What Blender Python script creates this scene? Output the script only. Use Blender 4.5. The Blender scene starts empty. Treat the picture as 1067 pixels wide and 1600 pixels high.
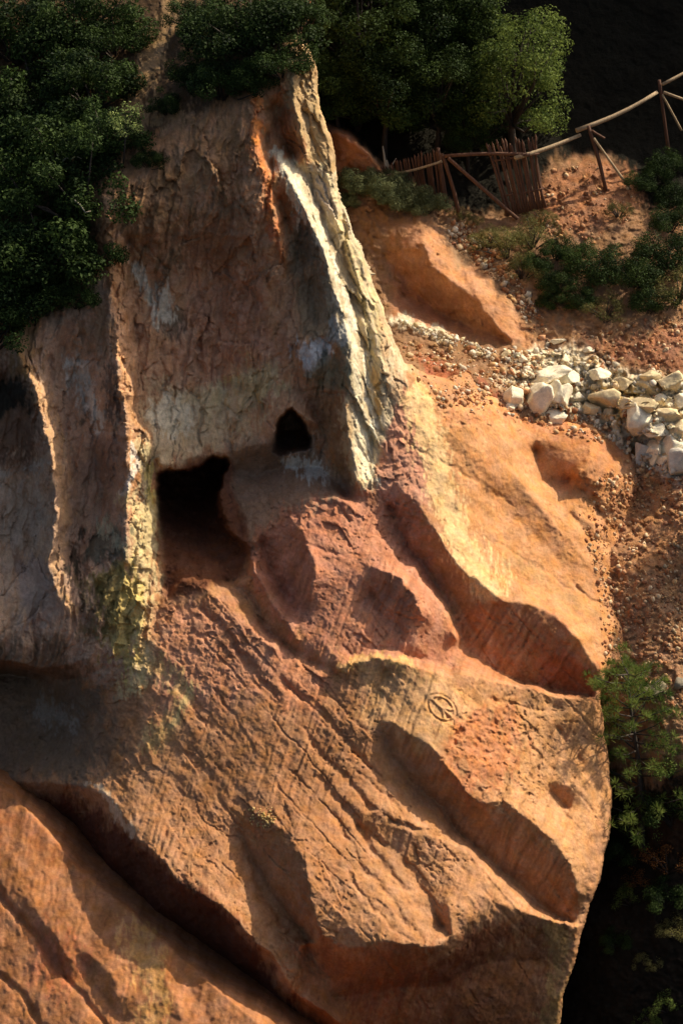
import bpy, math, random, time
import numpy as np
from mathutils import Vector, Matrix, Euler
T0 = time.time()
random.seed(7); RNG = np.random.default_rng(7)
SC = bpy.context.scene; COL = SC.collection

# ------------------------------------------------------------------ camera, sky, sun, exposure
S = 73.0                       # photo pixels per metre at the cliff
D0 = 60.0                      # metres from the lens to the cliff's reference plane
F = D0 * S
PITCH = math.radians(20)
CAM = Vector((0.0, -56.4, 34.0))
FW = Vector((0, math.cos(PITCH), -math.sin(PITCH)))
RT = Vector((1, 0, 0)); UP = RT.cross(FW)
cd = bpy.data.cameras.new('camera'); cam = bpy.data.objects.new('camera', cd); COL.objects.link(cam)
cd.sensor_fit = 'VERTICAL'; cd.sensor_height = 24
cd.lens = 24 * F / 1600.0
cd.clip_start = 1; cd.clip_end = 2000
cam.matrix_world = Matrix(((RT.x, UP.x, -FW.x, CAM.x), (RT.y, UP.y, -FW.y, CAM.y), (RT.z, UP.z, -FW.z, CAM.z), (0, 0, 0, 1)))
SC.camera = cam
SUN = Vector((0.60, 0.31, 0.72)).normalized()
w = bpy.data.worlds.new('World'); SC.world = w; w.use_nodes = True
nt = w.node_tree; nt.nodes.clear()
sky = nt.nodes.new('ShaderNodeTexSky'); sky.sky_type = 'NISHITA'; sky.sun_disc = False
sky.sun_elevation = math.asin(SUN.z); sky.sun_rotation = math.atan2(SUN.x, SUN.y)
bg = nt.nodes.new('ShaderNodeBackground'); bg.inputs[1].default_value = 0.11; sky.dust_density = 5.0; sky.air_density = 0.8; sky.ozone_density = 0.4
wo = nt.nodes.new('ShaderNodeOutputWorld')
nt.links.new(sky.outputs[0], bg.inputs[0]); nt.links.new(bg.outputs[0], wo.inputs[0])
sl = bpy.data.lights.new('sun', 'SUN'); sl.energy = 4.6; sl.angle = math.radians(0.5); sl.color = (1.0, 0.89, 0.70)
so = bpy.data.objects.new('sun', sl); COL.objects.link(so)
so.rotation_euler = SUN.to_track_quat('Z', 'Y').to_euler(); so.location = (30, 20, 50)
SC.view_settings.view_transform = 'Standard'; SC.view_settings.look = 'None'
SC.view_settings.exposure = 0.30; SC.view_settings.gamma = 1.0
SC.cycles.max_bounces = 5; SC.cycles.diffuse_bounces = 4
SC.cycles.use_denoising = True

# ------------------------------------------------------------------ helpers: numbers
def lin(r, g, b):
    f = lambda c: (c / 255 / 12.92) if c / 255 <= 0.04045 else ((c / 255 + 0.055) / 1.055) ** 2.4
    return np.array([f(r), f(g), f(b)])
_TAB = np.random.default_rng(11).random((256, 256)).astype(np.float32)
def vnoise(x, y):
    xi = np.floor(x).astype(np.int32); yi = np.floor(y).astype(np.int32)
    fx = (x - xi).astype(np.float32); fy = (y - yi).astype(np.float32)
    fx = fx * fx * fx * (fx * (fx * 6 - 15) + 10); fy = fy * fy * fy * (fy * (fy * 6 - 15) + 10)
    x0 = xi & 255; x1 = (xi + 1) & 255; y0 = yi & 255; y1 = (yi + 1) & 255
    return ((_TAB[y0, x0] * (1 - fx) + _TAB[y0, x1] * fx) * (1 - fy) + (_TAB[y1, x0] * (1 - fx) + _TAB[y1, x1] * fx) * fy) * 2 - 1
def fbm(x, y, o=4, g=0.5):
    a = 1.0; s = 0; n = 0
    c, sn = math.cos(0.6), math.sin(0.6)
    for k in range(o):
        s = s + a * vnoise(x + 17.3 * k, y + 41.7 * k); n += a
        x, y = (x * c - y * sn) * 2.03, (x * sn + y * c) * 2.03; a *= g
    return s / n
def ridged(x, y, o=3):
    a = 1.0; s = 0; n = 0
    for k in range(o):
        s = s + a * (1 - np.abs(vnoise(x + 9.1 * k, y + 3.7 * k)) * 2); n += a; x = x * 2.1; y = y * 2.1; a *= 0.5
    return s / n
def facets(x, y, seed=0):                 # broken planes: a jittered cell pattern, each cell tilted its own way; also how far the cell's edge is
    xi = np.floor(x).astype(np.int32); yi = np.floor(y).astype(np.int32)
    f1 = np.full(x.shape, 9.0); f2 = np.full(x.shape, 9.0); val = np.zeros(x.shape)
    for dx in (-1, 0, 1):
        for dy in (-1, 0, 1):
            a, b = (xi + dx + seed * 37) & 255, (yi + dy + seed * 91) & 255
            px = x - (xi + dx + _TAB[b, a]); py = y - (yi + dy + _TAB[(b + 71) & 255, (a + 29) & 255]); d = px * px + py * py
            t1, t2, t3 = _TAB[(b + 13) & 255, (a + 57) & 255] - .5, _TAB[(b + 101) & 255, (a + 7) & 255] - .5, _TAB[(b + 5) & 255, (a + 201) & 255] - .5
            near = d < f1; f2 = np.where(near, f1, np.minimum(f2, d)); f1 = np.where(near, d, f1); val = np.where(near, t1 * px * 2 + t2 * py * 2 + t3 * .9, val)
    return val, np.sqrt(f2) - np.sqrt(f1)
def sstep(a, b, x):
    t = np.clip((x - a) / (b - a), 0, 1); return t * t * (3 - 2 * t)
def along(ang, u, v):                     # coordinates along / across a direction given in degrees (v points down)
    c, s = math.cos(math.radians(ang)), math.sin(math.radians(ang))
    return u * c + v * s, -u * s + v * c
def dist_line(pts, u, v):
    d = np.full(u.shape, 1e9)
    for (x0, y0), (x1, y1) in zip(pts[:-1], pts[1:]):
        dx, dy = x1 - x0, y1 - y0; L = dx * dx + dy * dy + 1e-9
        t = np.clip(((u - x0) * dx + (v - y0) * dy) / L, 0, 1)
        d = np.minimum(d, np.hypot(u - x0 - t * dx, v - y0 - t * dy))
    return d
def inside(poly, u, v):
    r = np.zeros(u.shape, bool); n = len(poly)
    for i in range(n):
        x0, y0 = poly[i]; x1, y1 = poly[(i + 1) % n]
        if y0 == y1: continue
        r ^= ((y0 > v) != (y1 > v)) & (u < (x1 - x0) * (v - y0) / (y1 - y0) + x0)
    return r
def sdist(poly, u, v):                    # > 0 inside
    d = dist_line(list(poly) + [poly[0]], u, v)
    return np.where(inside(poly, u, v), d, -d)
def tps(ctrl, u, v, reg=30.0):
    P = np.array(ctrl, float); n = len(P)
    X = P[:, :2] / 100
    K = np.hypot(X[:, None, 0] - X[None, :, 0], X[:, None, 1] - X[None, :, 1])
    K = np.where(K > 0, K * K * np.log(K + 1e-12), 0) + np.eye(n) * reg * 0.001
    A = np.zeros((n + 3, n + 3)); A[:n, :n] = K; A[:n, n] = 1; A[:n, n + 1:] = X; A[n, :n] = 1; A[n + 1:, :n] = X.T
    wv = np.linalg.solve(A, np.concatenate([P[:, 2], [0, 0, 0]]))
    uu, vv = u / 100, v / 100
    h = wv[n] + wv[n + 1] * uu + wv[n + 2] * vv
    for i in range(n):
        r2 = (uu - X[i, 0]) ** 2 + (vv - X[i, 1]) ** 2
        h = h + wv[i] * 0.5 * r2 * np.log(r2 + 1e-12)
    return h
def relax(lines, us, vs, lam):            # membrane through ridge and valley lines, fading to zero away from them
    step = us[1] - us[0]; H, W = len(vs), len(us)
    acc = np.zeros((H, W)); cnt = np.zeros((H, W))
    for L in lines:
        for (x0, y0, h0), (x1, y1, h1) in zip(L[:-1], L[1:]):
            n = int(math.hypot(x1 - x0, y1 - y0)) + 1
            for t in np.linspace(0, 1, n):
                i = int(round((y0 + (y1 - y0) * t - vs[0]) / step)); j = int(round((x0 + (x1 - x0) * t - us[0]) / step))
                if 0 <= i < H and 0 <= j < W: acc[i, j] += h0 + (h1 - h0) * t; cnt[i, j] += 1
    d = None
    for f in (16, 8, 4, 2, 1):
        h2, w2 = -(-H // f), -(-W // f)
        a = np.zeros((h2 * f, w2 * f)); c = np.zeros((h2 * f, w2 * f)); a[:H, :W] = acc; c[:H, :W] = cnt
        a = a.reshape(h2, f, w2, f).sum((1, 3)); c = c.reshape(h2, f, w2, f).sum((1, 3))
        fix = c > 0; val = np.where(fix, a / np.maximum(c, 1), 0)
        if d is None: d = np.zeros((h2, w2))
        else: d = np.repeat(np.repeat(d, 2, 0), 2, 1)[:h2, :w2]
        k = 4 + (step * f / lam) ** 2
        for _ in range(120):
            d = np.where(fix, val, d); p = np.pad(d, 1, mode='edge')
            d = (p[:-2, 1:-1] + p[2:, 1:-1] + p[1:-1, :-2] + p[1:-1, 2:]) / k
        d = np.where(fix, val, d)
    return d
def bspline(img, us, vs, u, v):
    st = us[1] - us[0]
    x = np.clip((u - us[0]) / st, 1.001, len(us) - 2.01); y = np.clip((v - vs[0]) / st, 1.001, len(vs) - 2.01)
    xi = x.astype(int); yi = y.astype(int); fx = x - xi; fy = y - yi
    W = lambda t: ((1 - t) ** 3 / 6, (3 * t ** 3 - 6 * t * t + 4) / 6, (-3 * t ** 3 + 3 * t * t + 3 * t + 1) / 6, t ** 3 / 6)
    wx, wy = W(fx), W(fy); hh = len(vs) - 1; ww = len(us) - 1; r = 0
    for a in range(4):
        for b in range(4):
            r = r + img[np.clip(yi + a - 1, 0, hh), np.clip(xi + b - 1, 0, ww)] * wx[b] * wy[a]
    return r
def P3(u, v, h):                          # where the sight line through (u, v) meets the depth h (h in pixels of 1/73 m, towards the lens)
    d = D0 - np.asarray(h) / S
    a = d * (np.asarray(u) - 533.5) / F; b = d * (800 - np.asarray(v)) / F
    return np.stack([CAM[i] + d * FW[i] + a * RT[i] + b * UP[i] for i in range(3)], -1)

# ------------------------------------------------------------------ helpers: objects and materials
def tag(o, label=None, cat=None, group=None, kind=None):
    if label: o['label'] = label
    if cat: o['category'] = cat
    if group: o['group'] = group
    if kind: o['kind'] = kind
    return o
def mesh_obj(name, verts, faces, mat, parent=None, attrs=None, smooth=True):
    me = bpy.data.meshes.new(name)
    verts = np.asarray(verts, np.float32); faces = np.asarray(faces, np.int32); k = faces.shape[1]
    me.vertices.add(len(verts)); me.vertices.foreach_set('co', verts.ravel())
    me.loops.add(faces.size); me.loops.foreach_set('vertex_index', faces.ravel())
    me.polygons.add(len(faces)); me.polygons.foreach_set('loop_start', np.arange(0, faces.size, k, dtype=np.int32))
    if smooth: me.polygons.foreach_set('use_smooth', np.ones(len(faces), bool))
    for n, a in (attrs or {}).items():
        if a.ndim == 2:
            at = me.attributes.new(n, 'FLOAT_COLOR', 'POINT')
            at.data.foreach_set('color', np.concatenate([a, np.ones((len(a), 1))], 1).astype(np.float32).ravel())
        else:
            at = me.attributes.new(n, 'FLOAT', 'POINT'); at.data.foreach_set('value', a.astype(np.float32))
    me.update(calc_edges=True); me.validate()
    me.materials.append(mat)
    o = bpy.data.objects.new(name, me); COL.objects.link(o)
    if parent: o.parent = parent
    return o
def empty(name, loc, label=None, cat=None, group=None):
    o = bpy.data.objects.new(name, None); COL.objects.link(o); o.location = loc; o.empty_display_size = 0.2
    return tag(o, label, cat, group)
def dup(root, label):
    r = root.copy(); COL.objects.link(r); r['label'] = label
    for ch in list(root.children):
        c = ch.copy(); COL.objects.link(c); c.parent = r
        for g in ch.children:
            d = g.copy(); COL.objects.link(d); d.parent = c
    return r
class NT:
    def __init__(s, name):
        s.m = bpy.data.materials.new(name); s.m.use_nodes = True; s.t = s.m.node_tree; s.t.nodes.clear()
        s.out = s.n('ShaderNodeOutputMaterial')
    def n(s, ty, **k):
        x = s.t.nodes.new(ty)
        for a, b in k.items(): setattr(x, a, b)
        return x
    def l(s, a, b): s.t.links.new(a, b)
    def noise(s, vec, sc, det=4, rough=0.55):
        x = s.n('ShaderNodeTexNoise'); x.inputs['Scale'].default_value = sc; x.inputs['Detail'].default_value = det; x.inputs['Roughness'].default_value = rough
        s.l(vec, x.inputs['Vector']); return x.outputs['Fac']
    def math(s, op, a, b=None, c=None):
        x = s.n('ShaderNodeMath', operation=op)
        for i, q in enumerate((a, b, c)):
            if q is None: continue
            if isinstance(q, (int, float)): x.inputs[i].default_value = q
            else: s.l(q, x.inputs[i])
        return x.outputs[0]
    def mapr(s, v, a, b, c, d):
        x = s.n('ShaderNodeMapRange'); s.l(v, x.inputs[0])
        for i, q in enumerate((a, b, c, d)): x.inputs[i + 1].default_value = q
        return x.outputs[0]
    def scale(s, col, f):
        x = s.n('ShaderNodeVectorMath', operation='SCALE'); s.l(col, x.inputs[0])
        s.l(f, x.inputs['Scale']); return x.outputs[0]
    def bump(s, h, st, dist):
        b = s.n('ShaderNodeBump'); b.inputs['Strength'].default_value = st; b.inputs['Distance'].default_value = dist; s.l(h, b.inputs['Height']); return b.outputs[0]
def mat_rock(name, bump=0.6, dist=0.03):
    q = NT(name); tc = q.n('ShaderNodeTexCoord').outputs['Object']
    at = q.n('ShaderNodeAttribute', attribute_name='Col')
    big = q.noise(tc, 2.2, 5, 0.6); fine = q.noise(tc, 14, 6, 0.7); grit = q.noise(tc, 60, 3, 0.6)
    f = q.math('MULTIPLY', q.mapr(big, .3, .7, .80, 1.18), q.mapr(fine, .3, .7, .80, 1.2))
    f = q.math('MULTIPLY', f, q.mapr(grit, .3, .7, .88, 1.1))
    c = q.scale(at.outputs['Color'], f)
    hue = q.n('ShaderNodeHueSaturation'); q.l(c, hue.inputs['Color'])
    q.l(q.mapr(q.noise(tc, 5.0, 4), .3, .7, .496, .504), hue.inputs['Hue']); q.l(q.mapr(q.noise(tc, 3.1, 3), .3, .7, .93, 1.07), hue.inputs['Saturation'])
    b = q.n('ShaderNodeBsdfPrincipled'); b.inputs['Roughness'].default_value = 0.95; b.inputs['Specular IOR Level'].default_value = 0.12
    q.l(hue.outputs[0], b.inputs['Base Color'])
    hh = q.math('ADD', fine, q.math('MULTIPLY', grit, 0.35))
    q.l(q.bump(hh, bump, dist), b.inputs['Normal']); q.l(b.outputs[0], q.out.inputs[0]); return q.m
def mat_leaf(name, dark, light, trans=0.3, rough=0.6):
    q = NT(name); at = q.n('ShaderNodeAttribute', attribute_name='tone')
    oi = q.n('ShaderNodeObjectInfo')
    mx = q.n('ShaderNodeMix', data_type='RGBA'); mx.inputs[6].default_value = (*dark, 1); mx.inputs[7].default_value = (*light, 1)
    q.l(at.outputs['Fac'], mx.inputs[0])
    c = q.scale(mx.outputs[2], q.mapr(oi.outputs['Random'], 0, 1, .7, 1.25))
    b = q.n('ShaderNodeBsdfPrincipled'); b.inputs['Roughness'].default_value = rough; b.inputs['Specular IOR Level'].default_value = 0.06
    q.l(c, b.inputs['Base Color'])
    t = q.n('ShaderNodeBsdfTranslucent'); q.l(c, t.inputs['Color'])
    m = q.n('ShaderNodeMixShader'); m.inputs[0].default_value = trans; q.l(b.outputs[0], m.inputs[1]); q.l(t.outputs[0], m.inputs[2])
    q.l(m.outputs[0], q.out.inputs[0]); return q.m
def mat_wood(name, a, b2, sc=(30, 30, 3)):
    q = NT(name); tc = q.n('ShaderNodeTexCoord').outputs['Object']
    mp = q.n('ShaderNodeMapping'); mp.inputs['Scale'].default_value = sc; q.l(tc, mp.inputs[0])
    f = q.noise(mp.outputs[0], 1.0, 5, 0.65)
    mx = q.n('ShaderNodeMix', data_type='RGBA'); mx.inputs[6].default_value = (*a, 1); mx.inputs[7].default_value = (*b2, 1)
    q.l(q.mapr(f, .3, .7, 0, 1), mx.inputs[0])
    b = q.n('ShaderNodeBsdfPrincipled'); b.inputs['Roughness'].default_value = 0.85; q.l(mx.outputs[2], b.inputs['Base Color'])
    q.l(q.bump(f, .5, .02), b.inputs['Normal']); q.l(b.outputs[0], q.out.inputs[0]); return q.m
M_CLIFF = mat_rock('ochre rock'); M_SLAB = mat_rock('orange slab rock'); M_GRND = mat_rock('gully earth', 0.7, 0.07)
def grid_obj(name, us, vs, h, col, mat, keep=None, du=0):
    H, W = h.shape; U, V = np.meshgrid(us, vs); U = U + du
    co = P3(U, V, h).reshape(-1, 3)
    idx = np.arange(H * W).reshape(H, W)
    f = np.stack([idx[:-1, :-1], idx[1:, :-1], idx[1:, 1:], idx[:-1, 1:]], -1)
    c = col.reshape(-1, 3)
    if keep is not None:
        kk = keep[:-1, :-1] & keep[1:, :-1] & keep[1:, 1:] & keep[:-1, 1:]; f = f[kk]
        used = np.unique(f); remap = np.full(H * W, -1); remap[used] = np.arange(len(used))
        f = remap[f]; co = co[used]; c = c[used]
    return mesh_obj(name, co, f.reshape(-1, 4), mat, attrs={'Col': np.clip((c * .90 + c.mean(1, keepdims=True) * .10) * np.array([1.0, 1.0, .95]), 0.004, 0.9)})
class Paint:                              # patches of pigment, mineral, lichen and painted light and shade, with ragged edges
    def __init__(s, U, V, base, seed=0):
        s.U, s.V = U, V; s.c = np.broadcast_to(np.asarray(base, float), U.shape + (3,)).copy()
        s.wu = U + 9 * fbm(U / 38 + seed, V / 55, 4, .6); s.wv = V + 16 * fbm(U / 30 + 50, V / 70 + seed, 4, .6)
        s.n = fbm(U / 13 + 5, V / 26 + seed, 4, .65)
        s.fine = fbm(U / 3.6, V / 12 + 3, 3, .7)
    def _box(s, pts, m):
        x = [p[0] for p in pts]; y = [p[1] for p in pts]
        j0, j1 = np.searchsorted(s.U[0], [min(x) - m, max(x) + m]); i0, i1 = np.searchsorted(s.V[:, 0], [min(y) - m, max(y) + m])
        return slice(i0, max(i1, i0 + 1)), slice(j0, max(j1, j0 + 1))
    def _mix(s, b, m, rgb, op):
        a = (m * op)[..., None]; s.c[b] = s.c[b] * (1 - a) + np.asarray(rgb) * a
    def area(s, poly, rgb, soft=25, op=1.0, brk=0.5):
        b = s._box(poly, soft * 2 + 40)
        d = sdist(poly, s.wu[b], s.wv[b]) / soft + (s.n[b] * 2 + s.fine[b] * 1.3) * brk
        s._mix(b, sstep(-.8, .8, d), rgb, op)
    def line(s, pts, wd, rgb, op=1.0, brk=0.6):
        b = s._box(pts, wd * 2 + 40)
        d = 1 - dist_line(pts, s.wu[b], s.wv[b]) / wd + (s.n[b] * 1.0 + s.fine[b] * 1.3) * brk
        s._mix(b, sstep(-.15, .6, d), rgb, op)
def polyh(L, dz=0): return [(a, b, c + dz) for a, b, c in L]
# ------------------------------------------------------------------ the cliff
SIL = [(500, -130), (482, 0), (470, 62), (482, 84), (494, 116), (495, 166), (516, 224), (531, 280), (536, 312), (561, 371), (590, 441), (608, 497), (622, 535), (640, 572),
       (668, 630), (700, 636), (735, 622), (800, 640), (900, 676), (960, 690), (983, 722), (990, 775), (970, 815), (945, 850), (962, 900), (956, 960), (966, 1010), (940, 1045),
       (932, 1100), (945, 1180), (951, 1250), (945, 1310), (930, 1370), (908, 1440), (892, 1500), (872, 1560), (862, 1700)]
EDGE = [(-140, 1215), (60, 1222), (137, 1227), (167, 1242), (212, 1308), (253, 1343), (283, 1384), (344, 1414), (384, 1455), (435, 1505), (455, 1546), (526, 1596), (620, 1720)]
CTRL = [(-100, -100, -420), (0, 0, -330), (250, 0, -300), (420, -20, -200), (-100, 250, -150), (60, 250, -130), (250, 140, -70), (0, 420, -10),
        (165, 300, 85), (270, 210, 34), (330, 175, 36), (400, 160, 40), (455, 85, 26), (300, 440, 8), (300, 600, 0), (300, 700, -5), (400, 500, 8), (430, 640, 0), (212, 700, 72), (205, 560, 78),
        (-100, 520, 80), (30, 540, 95), (0, 800, 85), (0, 1030, 85), (95, 700, 100), (150, 750, 70), (110, 940, 100), (-100, 1000, 90), (150, 560, 72), (0, 1130, 0), (100, 1130, 40), (-60, 1220, 20), (60, 1220, 70),
        (238, 850, 80), (250, 940, 98), (310, 920, 75), (400, 780, 0), (500, 805, 60), (430, 850, 58), (460, 900, 96), (500, 1000, 168), (560, 840, 90), (400, 1060, 180), (300, 1110, 182), (200, 1150, 150), (300, 1250, 250), (250, 1335, 300),
        (400, 1250, 282), (400, 1400, 375), (500, 1400, 380), (550, 1250, 302), (600, 1180, 272), (700, 1110, 208), (600, 1060, 186), (800, 1110, 130), (930, 1110, 50), (948, 1250, 100), (905, 1430, 190),
        (800, 1250, 200), (700, 1330, 290), (640, 1420, 370), (600, 1470, 400), (760, 1420, 310), (600, 1600, 350), (450, 1550, 350), (750, 1580, 290), (860, 1600, 170), (600, 1720, 310), (860, 1720, 130),
        (500, 380, 14), (530, 480, 8), (550, 600, 20), (580, 740, 42), (515, 260, -15), (560, 390, -40), (600, 500, -50), (620, 600, 5), (650, 640, -10), (668, 720, 20), (640, 760, 45), (700, 800, 22), (745, 890, 40),
        (800, 800, -60), (850, 720, -130), (930, 720, -180), (980, 760, -195), (740, 640, -85), (880, 900, -40), (940, 860, -115), (950, 980, -40), (935, 1050, 10), (850, 960, 10), (700, 1000, 118), (850, 1060, 70),
        (600, 860, 96), (620, 960, 152), (650, 1010, 172), (1045, 760, -330), (1050, 900, -300), (1035, 1000, -190), (760, 580, -300), (860, 620, -330), (960, 650, -330), (1060, 680, -400)]
LINES = [
 # rim of the cliff
 [(60, 520, 8), (110, 500, 12), (160, 440, 16), (165, 310, 18), (215, 250, 14), (270, 205, 14), (330, 172, 16), (400, 150, 16), (450, 90, 10)],
 # left flanges
 [(160, 300, 18), (172, 420, 26), (180, 500, 30), (185, 560, 36), (195, 640, 38), (200, 720, 38), (199, 800, 36), (200, 880, 32)],
 [(202, 380, -14), (214, 520, -22), (224, 600, -24), (227, 660, -16)],
 [(244, 720, -14), (248, 780, -18), (247, 860, -18), (249, 930, -10), (246, 1010, 0)],
 [(100, 540, -16), (125, 600, -26), (145, 690, -26), (160, 780, -22), (140, 850, -12)],
 [(24, 545, 18), (55, 605, 34), (77, 690, 40), (88, 760, 42), (90, 810, 40), (76, 880, 36), (86, 925, 30), (112, 955, 22)],
 [(75, 560, -14), (97, 640, -22), (114, 710, -26), (124, 790, -22), (110, 870, -8)],
 [(0, 590, -25), (25, 640, -26), (45, 720, -22), (50, 800, -15), (40, 900, -12)],
 [(150, 920, 12), (200, 960, 18), (235, 940, 14)],
 # orange flange, hollow, columns and the white crest
 [(396, 170, 14), (402, 225, 22), (410, 265, 24), (422, 310, 22), (434, 355, 18), (443, 405, 8)],
 [(416, 215, -12), (424, 260, -4)], [(436, 310, -12), (455, 365, -16), (475, 430, -16), (490, 500, -8)],
 [(425, 160, -18), (438, 205, -22), (458, 245, -20)],
 [(455, 85, 16), (460, 150, 22), (470, 205, 24), (479, 248, 18)], [(470, 120, 2), (480, 200, -4), (490, 250, -6)],
 [(427, 243, 10), (452, 278, 20), (472, 313, 24), (493, 365, 26), (506, 390, 26), (523, 456, 28), (540, 504, 30), (551, 552, 30), (548, 600, 26), (540, 650, 24), (548, 704, 24), (557, 752, 16), (562, 768, 6)],
 [(470, 262, -8), (490, 300, -12), (506, 345, -12), (530, 420, -10), (556, 490, -8), (572, 560, -6), (580, 640, -8), (578, 720, -8)],
 [(503, 240, 6), (514, 280, 10), (520, 315, 10), (545, 400, 12), (572, 470, 12), (590, 540, 10), (600, 600, 8)],
 [(534, 315, -14), (538, 380, -14), (552, 445, -12), (566, 490, -6)], [(538, 312, 6), (562, 376, 8), (588, 446, 8)],
 [(468, 535, 14), (500, 528, 14), (515, 560, 12)], [(470, 610, -18), (500, 660, -36), (520, 720, -50), (542, 765, -46)],
 # foot of the face over the shelf, with the shelf below
 [(250, 728, 8), (335, 708, 10), (370, 705, 8), (420, 690, 8), (450, 632, 10), (490, 660, 4)],
 [(366, 735, -30), (400, 745, -46), (440, 728, -56), (500, 730, -56), (545, 772, -46)],
 [(395, 848, 16), (430, 806, 20), (470, 786, 22), (510, 776, 18), (552, 790, 14)], [(362, 790, -10), (378, 830, -12)],
 # shaded scoops of the red slope
 [(440, 800, 18), (470, 824, 28), (486, 862, 34), (493, 900, 32), (484, 934, 16)], [(412, 846, -12), (422, 885, -28), (440, 925, -32), (462, 948, -20)],
 [(584, 886, 18), (622, 900, 28), (648, 930, 32), (658, 964, 22)], [(576, 925, -18), (590, 958, -24), (624, 980, -18)],
 [(283, 905, 8), (330, 922, 14), (380, 972, 14), (430, 1014, 10)], [(350, 905, -8), (392, 930, -22), (420, 982, -22), (450, 1010, -16), (490, 1036, -10), (520, 1044, -4)],
 [(390, 880, 10), (425, 940, 10), (465, 1000, 6)],
 # big shadow band and the scooped niche under the bright slope
 [(628, 770, 10), (655, 786, 18), (676, 825, 24), (700, 862, 28), (722, 890, 30), (752, 912, 30), (784, 936, 32), (830, 944, 34), (872, 968, 36), (905, 1000, 36), (930, 1040, 30), (936, 1066, 16)],
 [(606, 790, -26), (632, 852, -36), (668, 894, -40), (694, 932, -36), (712, 962, -32), (722, 1000, -38), (760, 1040, -42), (820, 1068, -42), (880, 1080, -38), (925, 1088, -18)],
 [(640, 890, 2), (690, 950, 8), (712, 1000, 8)],
 # lower block: crest, valleys and ribs
 [(528, 1046, 12), (556, 1032, 20), (585, 1027, 24), (640, 1037, 24), (700, 1056, 24), (780, 1067, 24), (870, 1086, 22), (925, 1096, 14)],
 [(545, 1022, -8), (600, 1012, -16), (660, 1030, -20), (705, 1042, -20)],
 [(590, 1118, 6), (618, 1132, 18), (650, 1150, 24), (690, 1185, 30), (728, 1236, 34), (750, 1256, 32), (782, 1252, 34), (822, 1274, 38), (862, 1310, 40), (890, 1350, 38), (903, 1395, 24)],
 [(600, 1150, -8), (612, 1180, -20), (642, 1222, -32), (690, 1262, -38), (712, 1298, -40), (750, 1332, -44), (802, 1377, -44), (862, 1427, -38), (897, 1444, -18)],
 [(500, 1225, 0), (560, 1262, 4), (622, 1280, 10), (684, 1304, 12), (728, 1330, 12), (772, 1376, 14), (832, 1424, 14)],
 [(560, 1290, -6), (620, 1330, -10), (660, 1390, -12), (690, 1450, -6)],
 [(470, 1478, 6), (530, 1476, 14), (560, 1481, 18), (603, 1471, 22), (645, 1474, 24), (680, 1480, 24), (708, 1462, 20), (701, 1412, 18), (722, 1386, 16), (782, 1410, 20), (842, 1432, 20), (902, 1446, 16)],
 [(520, 1560, -30), (600, 1545, -52), (690, 1540, -64), (760, 1500, -44), (840, 1500, -34), (866, 1520, -20)],
 [(480, 1640, -70), (700, 1640, -100), (850, 1640, -60)],
 [(384, 1268, 10), (420, 1286, 18), (450, 1299, 26), (476, 1341, 32), (486, 1410, 32), (506, 1462, 26), (532, 1478, 14)],
 [(372, 1296, -12), (392, 1348, -28), (428, 1400, -32), (460, 1442, -30), (490, 1492, -22), (520, 1540, -14)],
 [(870, 1222, 6), (892, 1228, 10), (912, 1248, 10)], [(866, 1238, -12), (884, 1264, -14)],
 [(866, 1106, 6), (905, 1118, 8), (935, 1130, 4)], [(872, 1140, -10), (905, 1190, -14)],
 [(838, 688, 4), (868, 676, 22), (905, 672, 36), (924, 692, 42), (920, 716, 38), (906, 744, 22)], [(834, 704, -34), (838, 730, -42), (848, 752, -44), (892, 750, -30)],
 [(950, 690, 4), (972, 730, 8), (978, 778, 6)], [(902, 756, -12), (932, 800, -18), (960, 830, -10)],
 # overhanging lower edge above the dark cleft
 [(60, 1222, 14), (137, 1227, 22), (167, 1242, 26), (212, 1308, 28), (253, 1343, 28), (283, 1384, 28), (344, 1414, 28), (384, 1455, 28), (435, 1505, 28), (455, 1546, 28), (526, 1596, 26)],
 [(-100, 1036, 16), (0, 1034, 20), (70, 1045, 20), (140, 1032, 16), (175, 1008, 12)], [(-100, 1054, -150), (0, 1054, -150), (44, 1058, -120), (78, 1066, -34), (120, 1060, -20)],
 [(-100, 1130, -40), (40, 1130, -34), (110, 1110, -18)],
 # right-hand slope: shallow runnels
 [(700, 690, -3), (760, 770, -4), (850, 850, -5), (910, 930, -4)], [(760, 690, 3), (840, 790, 4), (920, 880, 3)], [(790, 890, 6), (870, 930, 8), (940, 1000, 8)],
]
CAVE1 = [(246, 739), (262, 735), (283, 736), (304, 732), (318, 722), (332, 712), (345, 711), (358, 716), (361, 728), (350, 742), (346, 766), (345, 793), (352, 812), (362, 830), (385, 852), (392, 870), (393, 900), (368, 915),
         (345, 912), (318, 902), (290, 902), (272, 922), (262, 938), (254, 925), (247, 900), (243, 870), (247, 830), (243, 790)]
CAVE2 = [(424, 704), (428, 680), (438, 655), (448, 641), (457, 638), (466, 646), (480, 664), (488, 684), (490, 700), (476, 703), (456, 708), (436, 716)]
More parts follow.
